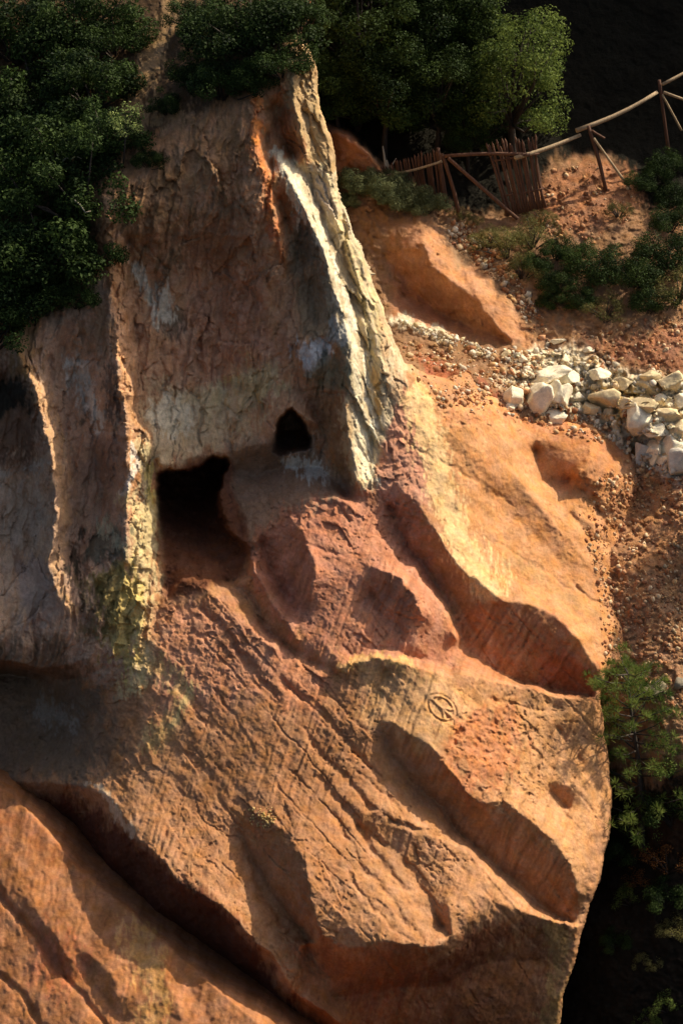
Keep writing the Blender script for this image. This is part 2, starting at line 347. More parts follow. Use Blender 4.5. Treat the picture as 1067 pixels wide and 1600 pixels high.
GROOVES = [  # cracks and runnels cut into the slope: points, width, depth
 ([(318, 950), (345, 975), (372, 1010), (400, 1050), (432, 1085)], 5, 6), ([(372, 1010), (395, 1060), (430, 1100)], 4, 4), ([(442, 1062), (476, 1090), (515, 1130), (555, 1170), (592, 1215)], 5, 6),
 ([(340, 1080), (365, 1120), (395, 1175)], 3, 3), ([(700, 958), (640, 888), (600, 838)], 4, 4), ([(470, 1140), (500, 1180), (540, 1215), (580, 1262), (640, 1292), (700, 1312), (735, 1330)], 5, 6),
 ([(500, 1220), (540, 1260), (575, 1310), (600, 1350), (640, 1400), (700, 1462)], 6, 7), ([(520, 1270), (560, 1340), (610, 1405), (660, 1470)], 5, 5), ([(530, 1340), (570, 1400), (600, 1440), (650, 1476)], 4, 4),
 ([(382, 1310), (400, 1372), (440, 1440), (480, 1495)], 6, 8), ([(560, 1205), (600, 1240), (650, 1300)], 3, 3), ([(740, 830), (800, 860), (860, 900), (900, 930)], 3, 3), ([(650, 700), (720, 735), (800, 790)], 3, 2.5),
 ([(895, 800), (925, 838), (950, 852), (978, 858)], 5, 7), ([(440, 830), (500, 858), (560, 870)], 3, 3), ([(900, 920), (925, 940), (965, 955)], 4, 5), ([(480, 770), (520, 790), (548, 812)], 4, 5),
 ([(260, 520), (275, 560), (255, 620)], 3, 5), ([(290, 530), (285, 600)], 3, 4), ([(380, 440), (412, 480), (408, 500)], 4, 6), ([(370, 510), (372, 560), (366, 610)], 3, 5), ([(315, 480), (312, 560), (300, 610)], 3, 4),
 ([(600, 1050), (590, 1075), (608, 1090)], 3, 3), ([(760, 1090), (800, 1100), (850, 1108)], 2.5, 3), ([(122, 1118), (150, 1180), (200, 1240)], 3, 4), ([(118, 850), (128, 880), (150, 915)], 4, 6), ([(560, 1180), (540, 1250), (520, 1310)], 2, 2),
 ([(810, 1130), (840, 1175), (880, 1215)], 3, 3), ([(395, 590), (430, 560), (462, 540)], 3, 3), ([(705, 1160), (735, 1140), (770, 1100), (800, 1085)], 4, 4), ([(690, 1190), (715, 1155), (745, 1120)], 4, 4)]

us = np.arange(-110, 1080, 1.4); vs = np.arange(-110, 1712, 1.4)
U, V = np.meshgrid(us, vs)
cu = np.arange(-116, 1090, 3.0); cv = np.arange(-116, 1720, 3.0)
CU, CV = np.meshgrid(cu, cv)
SILW = [(a + 75, b) if 690 < b < 1030 and a > 900 else ((a + 10, b - 38) if 610 < b < 692 and a > 660 else (a, b)) for a, b in SIL]
SILW = [(a - 11 if 250 < b < 600 else (a - 2 if 70 < b < 251 else a), b) for a, b in SILW]
silpoly = SILW + [(-400, 1700), (-400, -130)]
hc = tps(CTRL, CU, CV) + relax(LINES, cu, cv, 110.0) * 1.25
# where the surface carries which texture (soft masks)
def soft(poly, u, v, s): return sstep(-s, s, sdist(poly, u, v))
FACE = [(165, 300), (270, 200), (400, 150), (470, 60), (520, 230), (545, 500), (565, 640), (560, 770), (470, 720), (350, 705), (246, 740), (235, 1000), (150, 1060), (-150, 1050), (-150, 540), (40, 520)]
BAND = [(430, 200), (470, 62), (500, 120), (540, 310), (612, 500), (625, 610), (600, 680), (580, 770), (555, 760), (540, 620), (545, 540), (500, 400)]
LOWER = [(245, 950), (380, 900), (560, 780), (640, 770), (780, 935), (935, 1040), (960, 1250), (890, 1500), (860, 1720), (620, 1720), (380, 1480), (140, 1230), (200, 1120)]
BRIGHT = [(640, 590), (700, 650), (900, 680), (990, 780), (960, 1000), (930, 1045), (780, 935), (690, 850), (640, 760)]
mF, mB, mL, mO = (soft(p, CU, CV, 24) for p in (FACE, BAND, LOWER, BRIGHT))
NW = fbm(U / 26, V / 34, 4, .6); NW2 = fbm(U / 28 + 31, V / 30 + 7, 4, .6)
wU, wV = U + 5.0 * NW, V + 5.0 * NW2
up = lambda a: bspline(a, cu, cv, wU, wV)
h = up(hc)
MF, MB, ML, MO = (up(m) for m in (mF, mB, mL, mO))
TOP = 1 - sstep(-30, 20, sdist([(-300, 540), (40, 515), (110, 495), (158, 440), (165, 300), (270, 200), (400, 150), (470, 50), (2000, 60), (2000, 3000), (-300, 3000)], U, V))
# the caves: deep at the roof, floor running out to the slope
ck = fbm(U / 14 + 3, V / 14 + 9, 3, .6); ck2 = fbm(U / 14 + 33, V / 14 + 1, 3, .6)
c1 = sdist(CAVE1, U + 5 * NW + 4 * ck, V + 5 * NW2 + 4 * ck2)
h -= sstep(-2, 10, c1) * (22 + 290 * np.clip((900 - V) / 165, 0, 1) ** 1.5 + 8 * ck) + sstep(0, 40, c1) * 40 * np.clip((915 - V) / 100, 0, 1)
c2 = sdist(CAVE2, U + 3 * NW + 2.5 * ck, V + 3 * NW2 + 2.5 * ck2)
h -= sstep(-2, 8, c2) * (20 + 240 * np.clip((712 - V) / 40, 0, 1))
# weathering: bands, flutes, scarps, runnels, tool marks
a45, b45 = along(48, U + 6 * NW, V + 6 * NW2)
h += ML * (1.5 * ridged(b45 / 34, a45 / 230, 2) + 1.0 * fbm(b45 / 13, a45 / 90 + 9, 3) + 2.6 * fbm(U / 60, V / 60, 3))
sa, sb = along(-70, U + 5 * NW, V)
strm = sstep(-.1, .35, fbm(U / 120 + 3, V / 120 + 8, 2)) * ML
h += strm * (1.5 * vnoise(sb / 4.6, sa / 160) + 1.2 * vnoise(sb / 10, sa / 220 + 5)) + ML * .7 * vnoise(sb / 3.2, sa / 60)
h -= ML * 2.4 * sstep(.3, .6, fbm(U / 7, V / 6 + 40, 3, .6)) * sstep(-.05, .3, fbm(U / 70, V / 70 + 11, 2))
h -= ML * 2.2 * sstep(.72, .95, 1 - np.abs(vnoise(b45 / 30 + 3, a45 / 260)) * 2) * sstep(-.2, .2, fbm(U / 60 + 2, V / 60, 2))
h += MO * (2.2 * fbm(b45 / 30, a45 / 200 + 4, 3) + 1.2 * fbm(U / 16, V / 16, 4) )
SCOOP = soft([(690, 960), (780, 930), (870, 965), (935, 1060), (870, 1085), (720, 1040)], U, V, 12) + soft([(575, 895), (640, 900), (660, 970), (590, 980)], U, V, 10) + soft([(600, 1130), (690, 1180), (780, 1250), (900, 1350), (895, 1440), (720, 1300)], U, V, 14) + soft([(410, 840), (480, 830), (495, 920), (440, 945)], U, V, 10)
ra, rb = along(-57, U + 7 * NW + (V - 1000) * .0015 * (U - 800) * .4, V + 4 * NW2)
h += SCOOP * (2.0 * vnoise(rb / 5.2, ra / 130) + 2.4 * vnoise(rb / 12, ra / 150 + 3) + 1.0 * fbm(U / 9, V / 9, 3))
fv, fh = along(-80, U + 8 * NW, V + 8 * NW2)
h += MF * (1 - MB) * (7 * fbm(fh / 42, fv / 130, 4, .55) + 4.5 * ridged(fh / 26 + 3, fv / 120, 3) + 2.2 * fbm(fh / 9, fv / 22, 3))
step_ = fbm(fh / 34 + 8, fv / 260 + 2, 4, .55); h += MF * (1 - MB) * 5 * (sstep(0.0, .07, step_) + sstep(.25, .3, step_) - sstep(-.3, -.2, step_))
qa, qb = along(-38, U + 9 * NW, V + 9 * NW2); h += MF * (1 - MB) * sstep(560, 420, V) * 4.5 * fbm(qb / 16, qa / 110, 4, .6)
bv, bh = along(68, U + 6 * NW, V + 10 * NW2)
h += MB * (3.0 * fbm(bh / 9, bv / 130, 3, .6) + 3.5 * ridged(bh / 17, bv / 260, 2) + 1.6 * fbm(U / 9, V / 14, 3))
fa, fe = facets((bh + 3 * NW) / 15, bv / 70, 1); fb, _ = facets((bh + 2 * NW2) / 6.5, bv / 20, 2)
h += MB * (9 * fa + 4.0 * fb - 3.0 * np.exp(-(fe / .05) ** 2))
fa, fe = facets((fh + 6 * NW) / 44, fv / 110, 3); fb, fe2 = facets((fh + 4 * NW2) / 15, fv / 36, 4)
h += MF * (1 - MB) * (13 * fa * (.5 + NW2) + 6.0 * fb * (.6 + NW) - 2.5 * np.exp(-(fe / .035) ** 2))
fa, fe = facets((b45 + 4 * NW) / 24, (a45 + 8 * NW2) / 80, 5); fb, _ = facets(U / 9 + NW, V / 9 + NW2, 6)
pat = sstep(-.05, .3, fbm(U / 75 + 21, V / 75 + 3, 3)); h += ML * pat * (3.2 * fa + 1.6 * fb - 1.0 * np.exp(-(fe / .05) ** 2)) + ML * (1 - pat) * .6 * fb
h += (1 - np.clip(ML + MF + MB + MO, 0, 1)) * 3 * fb + MO * 1.2 * fb * sstep(0, .3, NW)
h += 0.9 * fbm(U / 8, V / 8, 4, .65) + 1.0 * fbm(U / 22 + 9, V / 22, 4, .6)
fl = np.minimum(dist_line([(165, 290), (180, 430), (192, 560), (208, 700), (206, 800)], wU, wV), dist_line([(10, 530), (40, 560), (75, 650)], wU, wV))
h += np.exp(-(fl / 18) ** 2) * (9 * facets(U / 11 + NW, V / 20, 8)[0] + 5 * fbm(U / 9, V / 11, 4, .6))
tipn = np.exp(-(dist_line([(440, 80), (470, 70), (488, 130)], wU, wV) / 40) ** 2); h += tipn * (9 * facets(U / 13 + NW, V / 24, 7)[0] + 4 * fbm(U / 10, V / 16, 4, .65) + 4 * ridged(U / 12, V / 30, 2))
fl2 = np.minimum(dist_line([(396, 160), (405, 250), (430, 340), (445, 410)], wU, wV), dist_line([(430, 60), (470, 70), (465, 130), (420, 180)], wU, wV))
h += np.exp(-(fl2 / 18) ** 2) * 7 * fbm(U / 8, V / 13, 4, .6)
yl = soft([(150, 860), (235, 850), (240, 1000), (215, 1090), (120, 1060), (150, 950)], wU, wV, 18); h += yl * 6 * facets(U / 12 + NW, V / 15, 9)[0] + yl * 4 * fbm(U / 11, V / 11, 4, .65)
# crumbly patches
CR = [[(330, 920), (400, 985), (420, 1080), (360, 1090), (320, 1010)], [(680, 1130), (800, 1090), (850, 1150), (860, 1260), (790, 1280), (720, 1210)], [(620, 640), (680, 700), (670, 800), (620, 830), (590, 780)],
      [(440, 770), (480, 770), (470, 830), (440, 820)], [(560, 800), (640, 780), (690, 870), (680, 920), (600, 890)], [(380, 850), (440, 860), (430, 960), (390, 920)], [(250, 950), (330, 950), (340, 1090), (260, 1080)], [(170, 1090), (260, 1090), (230, 1220), (150, 1210)], [(600, 830), (640, 850), (650, 890), (600, 880)], [(380, 1265), (435, 1265), (430, 1300), (385, 1300)], [(900, 740), (985, 730), (985, 810), (930, 820)], [(640, 600), (720, 630), (860, 650), (850, 680), (700, 670)]]
for kk, p in enumerate(CR): h += (.34 if kk in (0, 2, 6, 7) else .6) * soft(p, wU, wV, 16) * (3.5 * fb + 3.6 * fbm(U / 9, V / 9, 4, .7) + 2.0 * ridged(U / 14, V / 14, 2))
for pts, wd, dp in GROOVES:
    x = [p[0] for p in pts]; y = [p[1] for p in pts]
    j0, j1 = np.searchsorted(us, [min(x) - 30, max(x) + 30]); i0, i1 = np.searchsorted(vs, [min(y) - 30, max(y) + 30]); b = np.s_[i0:i1, j0:j1]
    d = dist_line(pts, U[b] + 9 * NW[b] , V[b] + 9 * NW2[b])
    h[b] -= dp * np.exp(-(d / wd) ** 2) * (0.55 + 0.6 * NW[b] + .25)
# foot holes on the path out of the cave, and the round peace mark scratched in the rock
for (x, y) in [(402, 975), (422, 993), (446, 1008), (464, 1020), (486, 1034), (500, 1042), (655, 1285), (672, 1296), (690, 1305), (708, 1312), (722, 1322)]:
    d = np.hypot((U - x) / 8, (V - y) / 6); h -= 7 * np.exp(-d * d)
for k in range(14):
    t = k / 13
    for (x0, y0, x1, y1) in ((690, 1185, 745, 1112), (742, 1165, 795, 1100)):
        x, y = x0 + (x1 - x0) * t + 3 * math.sin(k * 2.1), y0 + (y1 - y0) * t; d = np.hypot((U - x) / 4, (V - y) / 3); h -= 4 * np.exp(-d * d)
# peace mark: ring groove leaning with the slope, a stem and two arms
ca, sa_ = math.cos(math.radians(42)), math.sin(math.radians(42))
pu, pv = (U - 690) * ca + (V - 1106) * sa_, -(U - 690) * sa_ + (V - 1106) * ca
rr = np.hypot(pu / 21, pv / 14.5)
disc = sstep(1.05, .95, rr)
stem = np.minimum(np.minimum(dist_line([(-20, 0), (20, 0)], pu, pv), dist_line([(2, 0), (15, -10)], pu, pv)), dist_line([(2, 0), (15, 10)], pu, pv))
h -= disc * 4.2 * sstep(1.0, 2.6, stem) * (.8 + .5 * NW) + 3.6 * (.8 + .6 * NW2) * np.exp(-((rr - 1.22) / .11) ** 2) - 1.5 * np.exp(-((rr - 1.0) / .06) ** 2)
# the ends of the cliff: right-hand back, and the undercut over the cleft
sdr = bspline(np.maximum(0, -sdist(silpoly, CU, CV)), cu, cv, U + 4 * NW, V + 4 * NW2)
h -= 3.0 * sdr + 60.0 * np.maximum(0, sdr - 5)
below = inside([(-400, 1215)] + EDGE + [(620, 2000), (-400, 2000)], CU, CV)
sde = bspline(np.where(below, dist_line(EDGE, CU, CV), 0), cu, cv, U + 5 * NW, V + 5 * NW2)
h -= 2.2 * sde
H1 = h
# pigments, with some light and shade painted in
p = Paint(U, V, lin(180, 127, 84), 1)
A = p.area; Ln = p.line
A([(-200, -200), (500, -200), (470, 70), (400, 150), (270, 205), (165, 300), (150, 470), (-200, 560)], lin(84, 62, 40), 18, 1, .8)
Ln([(300, -40), (255, 60), (225, 130), (200, 180), (270, 180)], 22, lin(150, 118, 80), .8, .9)
A([(165, 300), (270, 205), (400, 150), (430, 400), (520, 540), (520, 700), (246, 740), (205, 560)], lin(192, 144, 106), 25)
A([(170, 300), (270, 205), (400, 150), (415, 260), (300, 330), (240, 420), (190, 440)], lin(148, 110, 74), 35, .9, 1.0)
A([(230, 430), (340, 300), (380, 330), (280, 420), (240, 470)], lin(104, 90, 66), 16, .55, 1.4)
A([(215, 640), (250, 600), (330, 610), (420, 560), (440, 620), (350, 700), (250, 735), (215, 700)], lin(212, 182, 140), 22, .9, .9)
A([(300, 440), (400, 430), (440, 560), (330, 590), (270, 560)], lin(186, 128, 96), 30, .6)
Ln([(212, 405), (240, 480), (262, 500)], 8, lin(210, 200, 180), .8); A([(240, 450), (300, 490), (290, 540), (240, 510)], lin(96, 84, 66), 12, .7, 1.2)
Ln([(280, 500), (310, 530), (300, 590)], 7, lin(100, 88, 66), .5, 1.2); Ln([(330, 640), (350, 600), (372, 590)], 8, lin(196, 182, 120), .5, 1)
A([(-200, 540), (60, 520), (165, 430), (205, 600), (210, 900), (240, 1060), (-200, 1060)], lin(194, 154, 124), 20)
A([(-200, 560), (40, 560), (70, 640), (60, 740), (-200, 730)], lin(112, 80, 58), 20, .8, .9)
A([(-200, 740), (60, 720), (90, 800), (70, 920), (110, 1000), (-200, 1030)], lin(208, 168, 134), 24, .85, 1)
Ln([(20, 850), (40, 920), (60, 1000)], 9, lin(132, 98, 80), .6); Ln([(0, 745), (40, 730), (80, 725)], 10, lin(184, 170, 156), .6, 1)
Ln([(118, 570), (128, 600)], 13, lin(206, 196, 180), .8, 1); Ln([(140, 620), (155, 650), (150, 680)], 12, lin(214, 204, 190), .85, 1); Ln([(128, 600), (140, 650), (118, 660)], 9, lin(70, 62, 52), .7, 1.2)
Ln([(165, 650), (172, 640)], 14, lin(50, 40, 34), .7, 1)
for c_, x_, y_, rx, ry, col_ in ((1, 128, 600, 14, 40, (208, 198, 184)), (2, 150, 655, 13, 34, (216, 206, 192)), (3, 30, 800, 40, 60, (194, 166, 142)), (4, 60, 930, 34, 60, (178, 150, 132)), (5, 270, 650, 40, 30, (222, 208, 180)), (6, 330, 630, 40, 26, (206, 182, 140)), (7, 400, 610, 34, 34, (196, 168, 120)), (8, 250, 470, 18, 34, (200, 186, 164)),
    (9, 300, 560, 26, 50, (196, 150, 118)), (10, 345, 380, 60, 40, (160, 112, 76)), (11, 490, 545, 26, 22, (214, 210, 206)), (12, 505, 470, 18, 50, (170, 152, 126)), (13, 470, 700, 22, 14, (180, 170, 158)), (14, 150, 520, 30, 40, (150, 116, 86)), (15, 175, 620, 10, 40, (104, 82, 68)), (16, 100, 740, 26, 40, (186, 142, 108)), (17, 160, 720, 30, 40, (170, 134, 112)), (18, 130, 860, 20, 40, (166, 124, 98))):
    A([(x_ + rx * math.cos(t * .785), y_ + ry * math.sin(t * .785)) for t in range(8)], lin(*col_), 12, .8, 1.3)
Ln([(175, 300), (182, 430), (190, 540), (206, 640), (207, 720), (200, 800)], 13, lin(214, 158, 110), .9, .8)
Ln([(30, 540), (62, 608), (86, 690), (98, 760), (100, 815), (84, 880), (95, 930), (118, 955)], 12, lin(212, 164, 118), .9, .8)
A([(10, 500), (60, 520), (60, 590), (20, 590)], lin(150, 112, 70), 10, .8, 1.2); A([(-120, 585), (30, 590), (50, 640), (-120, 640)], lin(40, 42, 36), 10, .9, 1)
Ln([(218, 700), (230, 760), (225, 850)], 16, lin(206, 186, 140), .85, .8); Ln([(232, 730), (242, 800), (238, 830)], 9, lin(206, 180, 84), .7, 1); Ln([(205, 695), (212, 740), (196, 770)], 7, lin(228, 214, 200), .8, 1)
A([(200, 780), (245, 790), (245, 1000), (225, 1080), (195, 1080), (205, 950)], lin(216, 190, 136), 16, .85, 1)
A([(140, 900), (205, 880), (232, 930), (222, 1010), (195, 1060), (150, 980)], lin(196, 170, 96), 14, .9, 1.1); A([(120, 900), (165, 900), (190, 980), (130, 1000)], lin(100, 84, 54), 16, .7, 1.3)
A([(150, 820), (195, 810), (190, 870), (140, 880), (120, 880)], lin(108, 104, 86), 10, .85, 1.2); Ln([(160, 820), (185, 850)], 8, lin(206, 196, 160), .5, 1.4); Ln([(122, 830), (118, 870), (130, 890)], 6, lin(60, 54, 44), .8, 1)
A([(-200, 1000), (100, 1000), (150, 1080), (140, 1220), (-200, 1230)], lin(126, 100, 76), 22, .9, .8); A([(40, 1100), (160, 1080), (200, 1180), (140, 1220), (60, 1180)], lin(120, 98, 78), 20, .7, 1); Ln([(70, 1110), (110, 1130)], 18, lin(150, 142, 130), .4, 1.4)
A([(245, 945), (330, 920), (500, 1040), (450, 1100), (330, 1130), (240, 1100)], lin(188, 128, 94), 26, .9)
Ln([(228, 1040), (262, 1060), (290, 1080), (270, 1120), (240, 1160)], 20, lin(202, 168, 104), .55, 1.1); Ln([(300, 1060), (270, 1130)], 7, lin(216, 190, 120), .6, 1)
A([(360, 720), (430, 700), (560, 780), (520, 1040), (400, 930), (380, 840)], lin(186, 120, 90), 24, .9); A([(350, 690), (430, 680), (500, 700), (560, 770), (470, 785), (430, 810), (392, 850), (355, 800)], lin(150, 122, 98), 16, .9, .8); Ln([(452, 722), (478, 730), (500, 742)], 12, lin(206, 198, 184), .8, 1.2)  # shade on the shelf below the face painted as grey brown
A([(560, 760), (640, 770), (720, 1010), (700, 1050), (520, 1040), (460, 900)], lin(188, 124, 92), 24, .9); A([(590, 600), (650, 600), (690, 720), (660, 800), (590, 790), (580, 740)], lin(190, 132, 104), 18, .95)
A([(246, 735), (360, 715), (392, 860), (370, 900), (262, 935)], lin(112, 66, 44), 10, .9, .3)  # shade inside the large cave put into the colour as dark brown
A([(640, 575), (700, 640), (760, 590), (900, 640), (1080, 700), (1080, 900), (1000, 1010), (930, 1050), (780, 935), (700, 850), (670, 740)], lin(200, 140, 88), 16, 1, .5)
Ln([(650, 620), (680, 700), (694, 780), (720, 850), (770, 920)], 30, lin(222, 182, 124), .85, .7); A([(800, 660), (960, 690), (985, 780), (900, 780)], lin(180, 116, 68), 20, .6, .8)
Ln([(760, 740), (850, 830), (930, 920)], 22, lin(198, 132, 78), .5, .9); Ln([(800, 870), (880, 930), (930, 960)], 10, lin(164, 134, 80), .35, 1.2)
A([(700, 960), (790, 935), (870, 965), (935, 1070), (870, 1090), (720, 1040)], lin(178, 114, 72), 12, .9); A([(840, 1010), (930, 1040), (930, 1090), (850, 1080)], lin(160, 88, 56), 16, .7, .8)
A([(428, 180), (470, 62), (496, 120), (516, 224), (490, 260)], lin(166, 132, 92), 10, .9, .9); A([(428, 190), (456, 150), (476, 250), (440, 245)], lin(150, 98, 60), 8, .9, .6); A([(460, 150), (490, 150), (495, 240), (478, 245)], lin(160, 142, 118), 8, .8, .9)
A([(455, 60), (500, 60), (520, 210), (560, 300), (640, 520), (660, 570), (620, 600), (530, 290), (480, 255), (450, 160)], lin(186, 154, 108), 12, .9, .7)
A([(427, 240), (470, 255), (530, 270), (570, 330), (640, 510), (632, 600), (602, 680), (580, 765), (553, 760), (540, 600), (520, 440)], lin(200, 178, 142), 8, 1, .6)
A([(470, 255), (520, 290), (525, 340), (500, 330)], lin(186, 164, 142), 8, .8, 1)
Ln([(428, 245), (455, 282), (475, 322), (500, 380), (524, 458), (542, 508), (554, 560), (560, 640), (572, 740)], 14, lin(226, 212, 180), .85, .9)
for ln, wd, c_, o_ in (([(530, 330), (560, 440), (585, 560)], 6, (206, 184, 122), .5), ([(560, 380), (590, 480), (600, 560)], 10, (204, 182, 124), .5), ([(545, 460), (570, 600)], 5, (150, 128, 100), .5), ([(520, 400), (560, 520)], 5, (230, 222, 204), .6),
                      ([(505, 250), (528, 310)], 5, (226, 206, 156), .6), ([(545, 330), (585, 440)], 7, (176, 160, 136), .6), ([(570, 560), (586, 680)], 5, (236, 226, 200), .7), ([(600, 500), (618, 610)], 12, (180, 140, 104), .7), ([(588, 580), (592, 640)], 5, (206, 160, 90), .7)):
    Ln(ln, wd, lin(*c_), o_, 1)
Ln([(400, 160), (404, 240), (424, 320), (446, 410)], 10, lin(208, 128, 72), .95, .9); Ln([(420, 300), (416, 330), (432, 370)], 6, lin(200, 120, 70), .8, 1.2)
A([(455, 300), (500, 390), (535, 490), (540, 540), (470, 530), (450, 420)], lin(142, 120, 92), 12, .85, .8); A([(466, 335), (485, 360), (500, 390), (480, 420), (466, 380)], lin(92, 86, 72), 8, .7, 1.2); Ln([(455, 300), (470, 340), (478, 352)], 8, lin(226, 214, 184), .8, 1.2)
A([(465, 535), (512, 528), (514, 548), (500, 575), (475, 580)], lin(206, 202, 200), 6, .9, .7); A([(475, 580), (545, 540), (552, 600), (500, 620)], lin(134, 122, 92), 10, .8, 1); A([(512, 500), (545, 500), (548, 535), (516, 535)], lin(188, 184, 174), 6, .7, 1)
A([(490, 610), (545, 610), (550, 760), (530, 760)], lin(150, 116, 80), 10, .7, 1); Ln([(535, 620), (548, 700), (560, 760)], 10, lin(206, 176, 130), .7, 1); Ln([(455, 725), (475, 735), (490, 745)], 10, lin(190, 186, 176), .7, 1)
A([(300, 1120), (520, 1050), (640, 1040), (600, 1250), (500, 1450), (350, 1420), (240, 1300)], lin(168, 114, 72), 40, .8, .8); A([(430, 1020), (520, 1050), (500, 1140), (440, 1100)], lin(190, 124, 88), 20, .6)  # lower slope painted darker, standing in for the grazing sun
A([(560, 1030), (700, 1056), (740, 1100), (690, 1180), (560, 1120)], lin(196, 148, 96), 18, .8, .6); Ln([(535, 1047), (575, 1030), (640, 1040)], 9, lin(212, 164, 96), .7, .8); Ln([(600, 1050), (640, 1050), (670, 1060)], 10, lin(120, 100, 66), .4, 1.4)
A([(700, 1060), (930, 1100), (950, 1250), (905, 1400), (780, 1250), (700, 1190)], lin(194, 140, 90), 20, .8, .6); A([(690, 1190), (720, 1120), (800, 1090), (800, 1200), (740, 1240)], lin(180, 104, 62), 22, .6, 1.1)
A([(470, 1480), (620, 1475), (690, 1480), (860, 1440), (860, 1720), (450, 1720)], lin(140, 84, 48), 30, .8, .8); Ln([(560, 1560), (700, 1520), (790, 1450)], 24, lin(112, 52, 30), .5, 1); Ln([(860, 1450), (880, 1480), (860, 1600)], 16, lin(176, 142, 84), .6, 1.2)  # shade under the block painted dark, sunlit patches near its edge lighter
A([(100, 1240), (210, 1310), (350, 1420), (450, 1550), (520, 1700), (300, 1700), (-100, 1300)], lin(92, 44, 28), 16, .9, .6)  # shade of the undercut painted in as deep red brown
Ln([(140, 1225), (165, 1240), (190, 1280), (208, 1304)], 6, lin(214, 184, 150), .8, .9)
base_n = fbm(U / 90 + 4, V / 90, 4, .55)[..., None]
p.c *= 1 + .16 * base_n + .10 * p.n[..., None] + .10 * p.fine[..., None]
strk = ML * .12 * vnoise(sb / 6, sa / 240) * strm + ML * .11 * vnoise(sb / 2.9, sa / 90) * (.4 + .6 * strm) - .28 * sstep(.35, .7, fbm(U / 5, V / 5 + 7, 3, .7)) * sstep(-.1, .3, NW)
A([(950, 740), (1010, 720), (1080, 800), (1040, 1010), (960, 1010), (975, 900)], lin(180, 124, 80), 12, .9, 1.2); Ln([(700, 645), (800, 650), (900, 682), (960, 700)], 12, lin(180, 116, 74), .7, 1.2)
p.c *= 1 + (strk + SCOOP * (.13 * vnoise(rb / 5.2, ra / 130) + .12 * vnoise(rb / 3.1 + 9, ra / 70)))[..., None]
bst = MB * (.34 * fbm(bh / 6, bv / 110, 4, .65) + .14 * fbm(U / 18, V / 30, 3)); p.c *= 1 + bst[..., None]
keep = sdr < 24
wall = np.clip((sdr - 6) / 2.5, 0, 1); ww = fbm(V / 24, H1 / 150 + 5, 4, .6); wf = facets(V / 30 + ww, H1 / 170, 3)[0]
p.c *= (1 + wall * (.35 * ww + .3 * fbm(V / 7, H1 / 90, 3)))[..., None]
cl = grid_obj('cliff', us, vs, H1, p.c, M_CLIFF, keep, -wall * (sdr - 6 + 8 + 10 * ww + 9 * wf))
tag(cl, 'ochre cliff with a pale streaked ridge, two dark caves and scooped slopes', 'cliff', kind='structure')
print('cliff', round(time.time() - T0, 1))

# ------------------------------------------------------------------ the slab in front, lower left
us2 = np.arange(-150, 600, 2.0); vs2 = np.arange(1130, 1740, 2.0); U2, V2 = np.meshgrid(us2, vs2)
TOP2 = [(-200, 1150), (0, 1227), (50, 1272), (126, 1363), (202, 1424), (303, 1515), (364, 1566), (405, 1600), (520, 1740)]
c2p = [(-150, 1180, 60), (0, 1235, 92), (50, 1280, 130), (126, 1366, 200), (202, 1430, 255), (303, 1520, 320), (405, 1605, 385), (0, 1320, 175), (100, 1450, 280), (200, 1550, 350), (0, 1450, 265), (0, 1600, 370), (200, 1700, 450), (-150, 1500, 280), (400, 1740, 470), (-150, 1740, 450)]
cu2 = np.arange(-160, 610, 3.0); cv2 = np.arange(1120, 1750, 3.0); CU2, CV2 = np.meshgrid(cu2, cv2)
L2 = [[(0, 1400, -4), (30, 1430, -14), (70, 1475, -18), (98, 1522, -16)], [(40, 1400, 8), (80, 1450, 10), (110, 1500, 10)], [(120, 1490, 2), (150, 1495, 14), (175, 1520, 16), (185, 1560, 8)], [(128, 1500, -14), (140, 1535, -18), (165, 1560, -18), (190, 1600, -14)],
      [(255, 1490, 16), (262, 1536, 18), (285, 1590, 14)], [(285, 1500, -10), (300, 1550, -14), (330, 1600, -14)], [(0, 1530, -12), (30, 1570, -14), (50, 1620, -10)], [(220, 1500, 4), (215, 1580, 6)]]
hc2 = tps(c2p, CU2, CV2) + relax(L2, cu2, cv2, 80) * .55
n1, n2 = fbm(U2 / 26 + 80, V2 / 30, 4, .6), fbm(U2 / 26, V2 / 30 + 90, 4, .6)
h2 = bspline(hc2, cu2, cv2, U2 + 5 * n1, V2 + 5 * n2) + 18 + 0.21 * np.clip(U2, 0, 500)
ab = inside(TOP2 + [(900, 1740), (900, 900), (-200, 900)], U2, V2)
h2 -= 3.0 * np.where(ab, dist_line(TOP2, U2 + 3 * n1, V2 + 3 * n2), 0)
a2, b2 = along(-76, U2 + 10 * n1, V2)
h2 += 1.3 * fbm(b2 / 14, a2 / 160, 3) + 0.9 * vnoise(b2 / 5, a2 / 150) + 1.5 * fbm(U2 / 50, V2 / 50, 3) + 1.3 * fbm(U2 / 9, V2 / 9, 4, .6)
for pts, wd, dp in [([(-10, 1385), (20, 1420), (45, 1445), (75, 1490), (100, 1525)], 6, 9), ([(100, 1525), (150, 1580), (180, 1620)], 4, 5), ([(0, 1525), (40, 1560), (60, 1600)], 5, 6)]:
    h2 -= dp * np.exp(-(dist_line(pts, U2 + 7 * n1, V2 + 7 * n2) / wd) ** 2)
q = Paint(U2, V2, lin(172, 112, 68), 5)
q.area([(60, 1440), (140, 1500), (110, 1560), (60, 1530)], lin(188, 106, 66), 20, .6, 1); q.line([(210, 1460), (240, 1520), (250, 1620)], 26, lin(202, 150, 84), .7, 1); q.area([(-100, 1200), (60, 1280), (140, 1370), (60, 1330), (-100, 1260)], lin(150, 90, 54), 20, .7, .8)  # last area: shadow along the slab's upper rim painted as darker brown
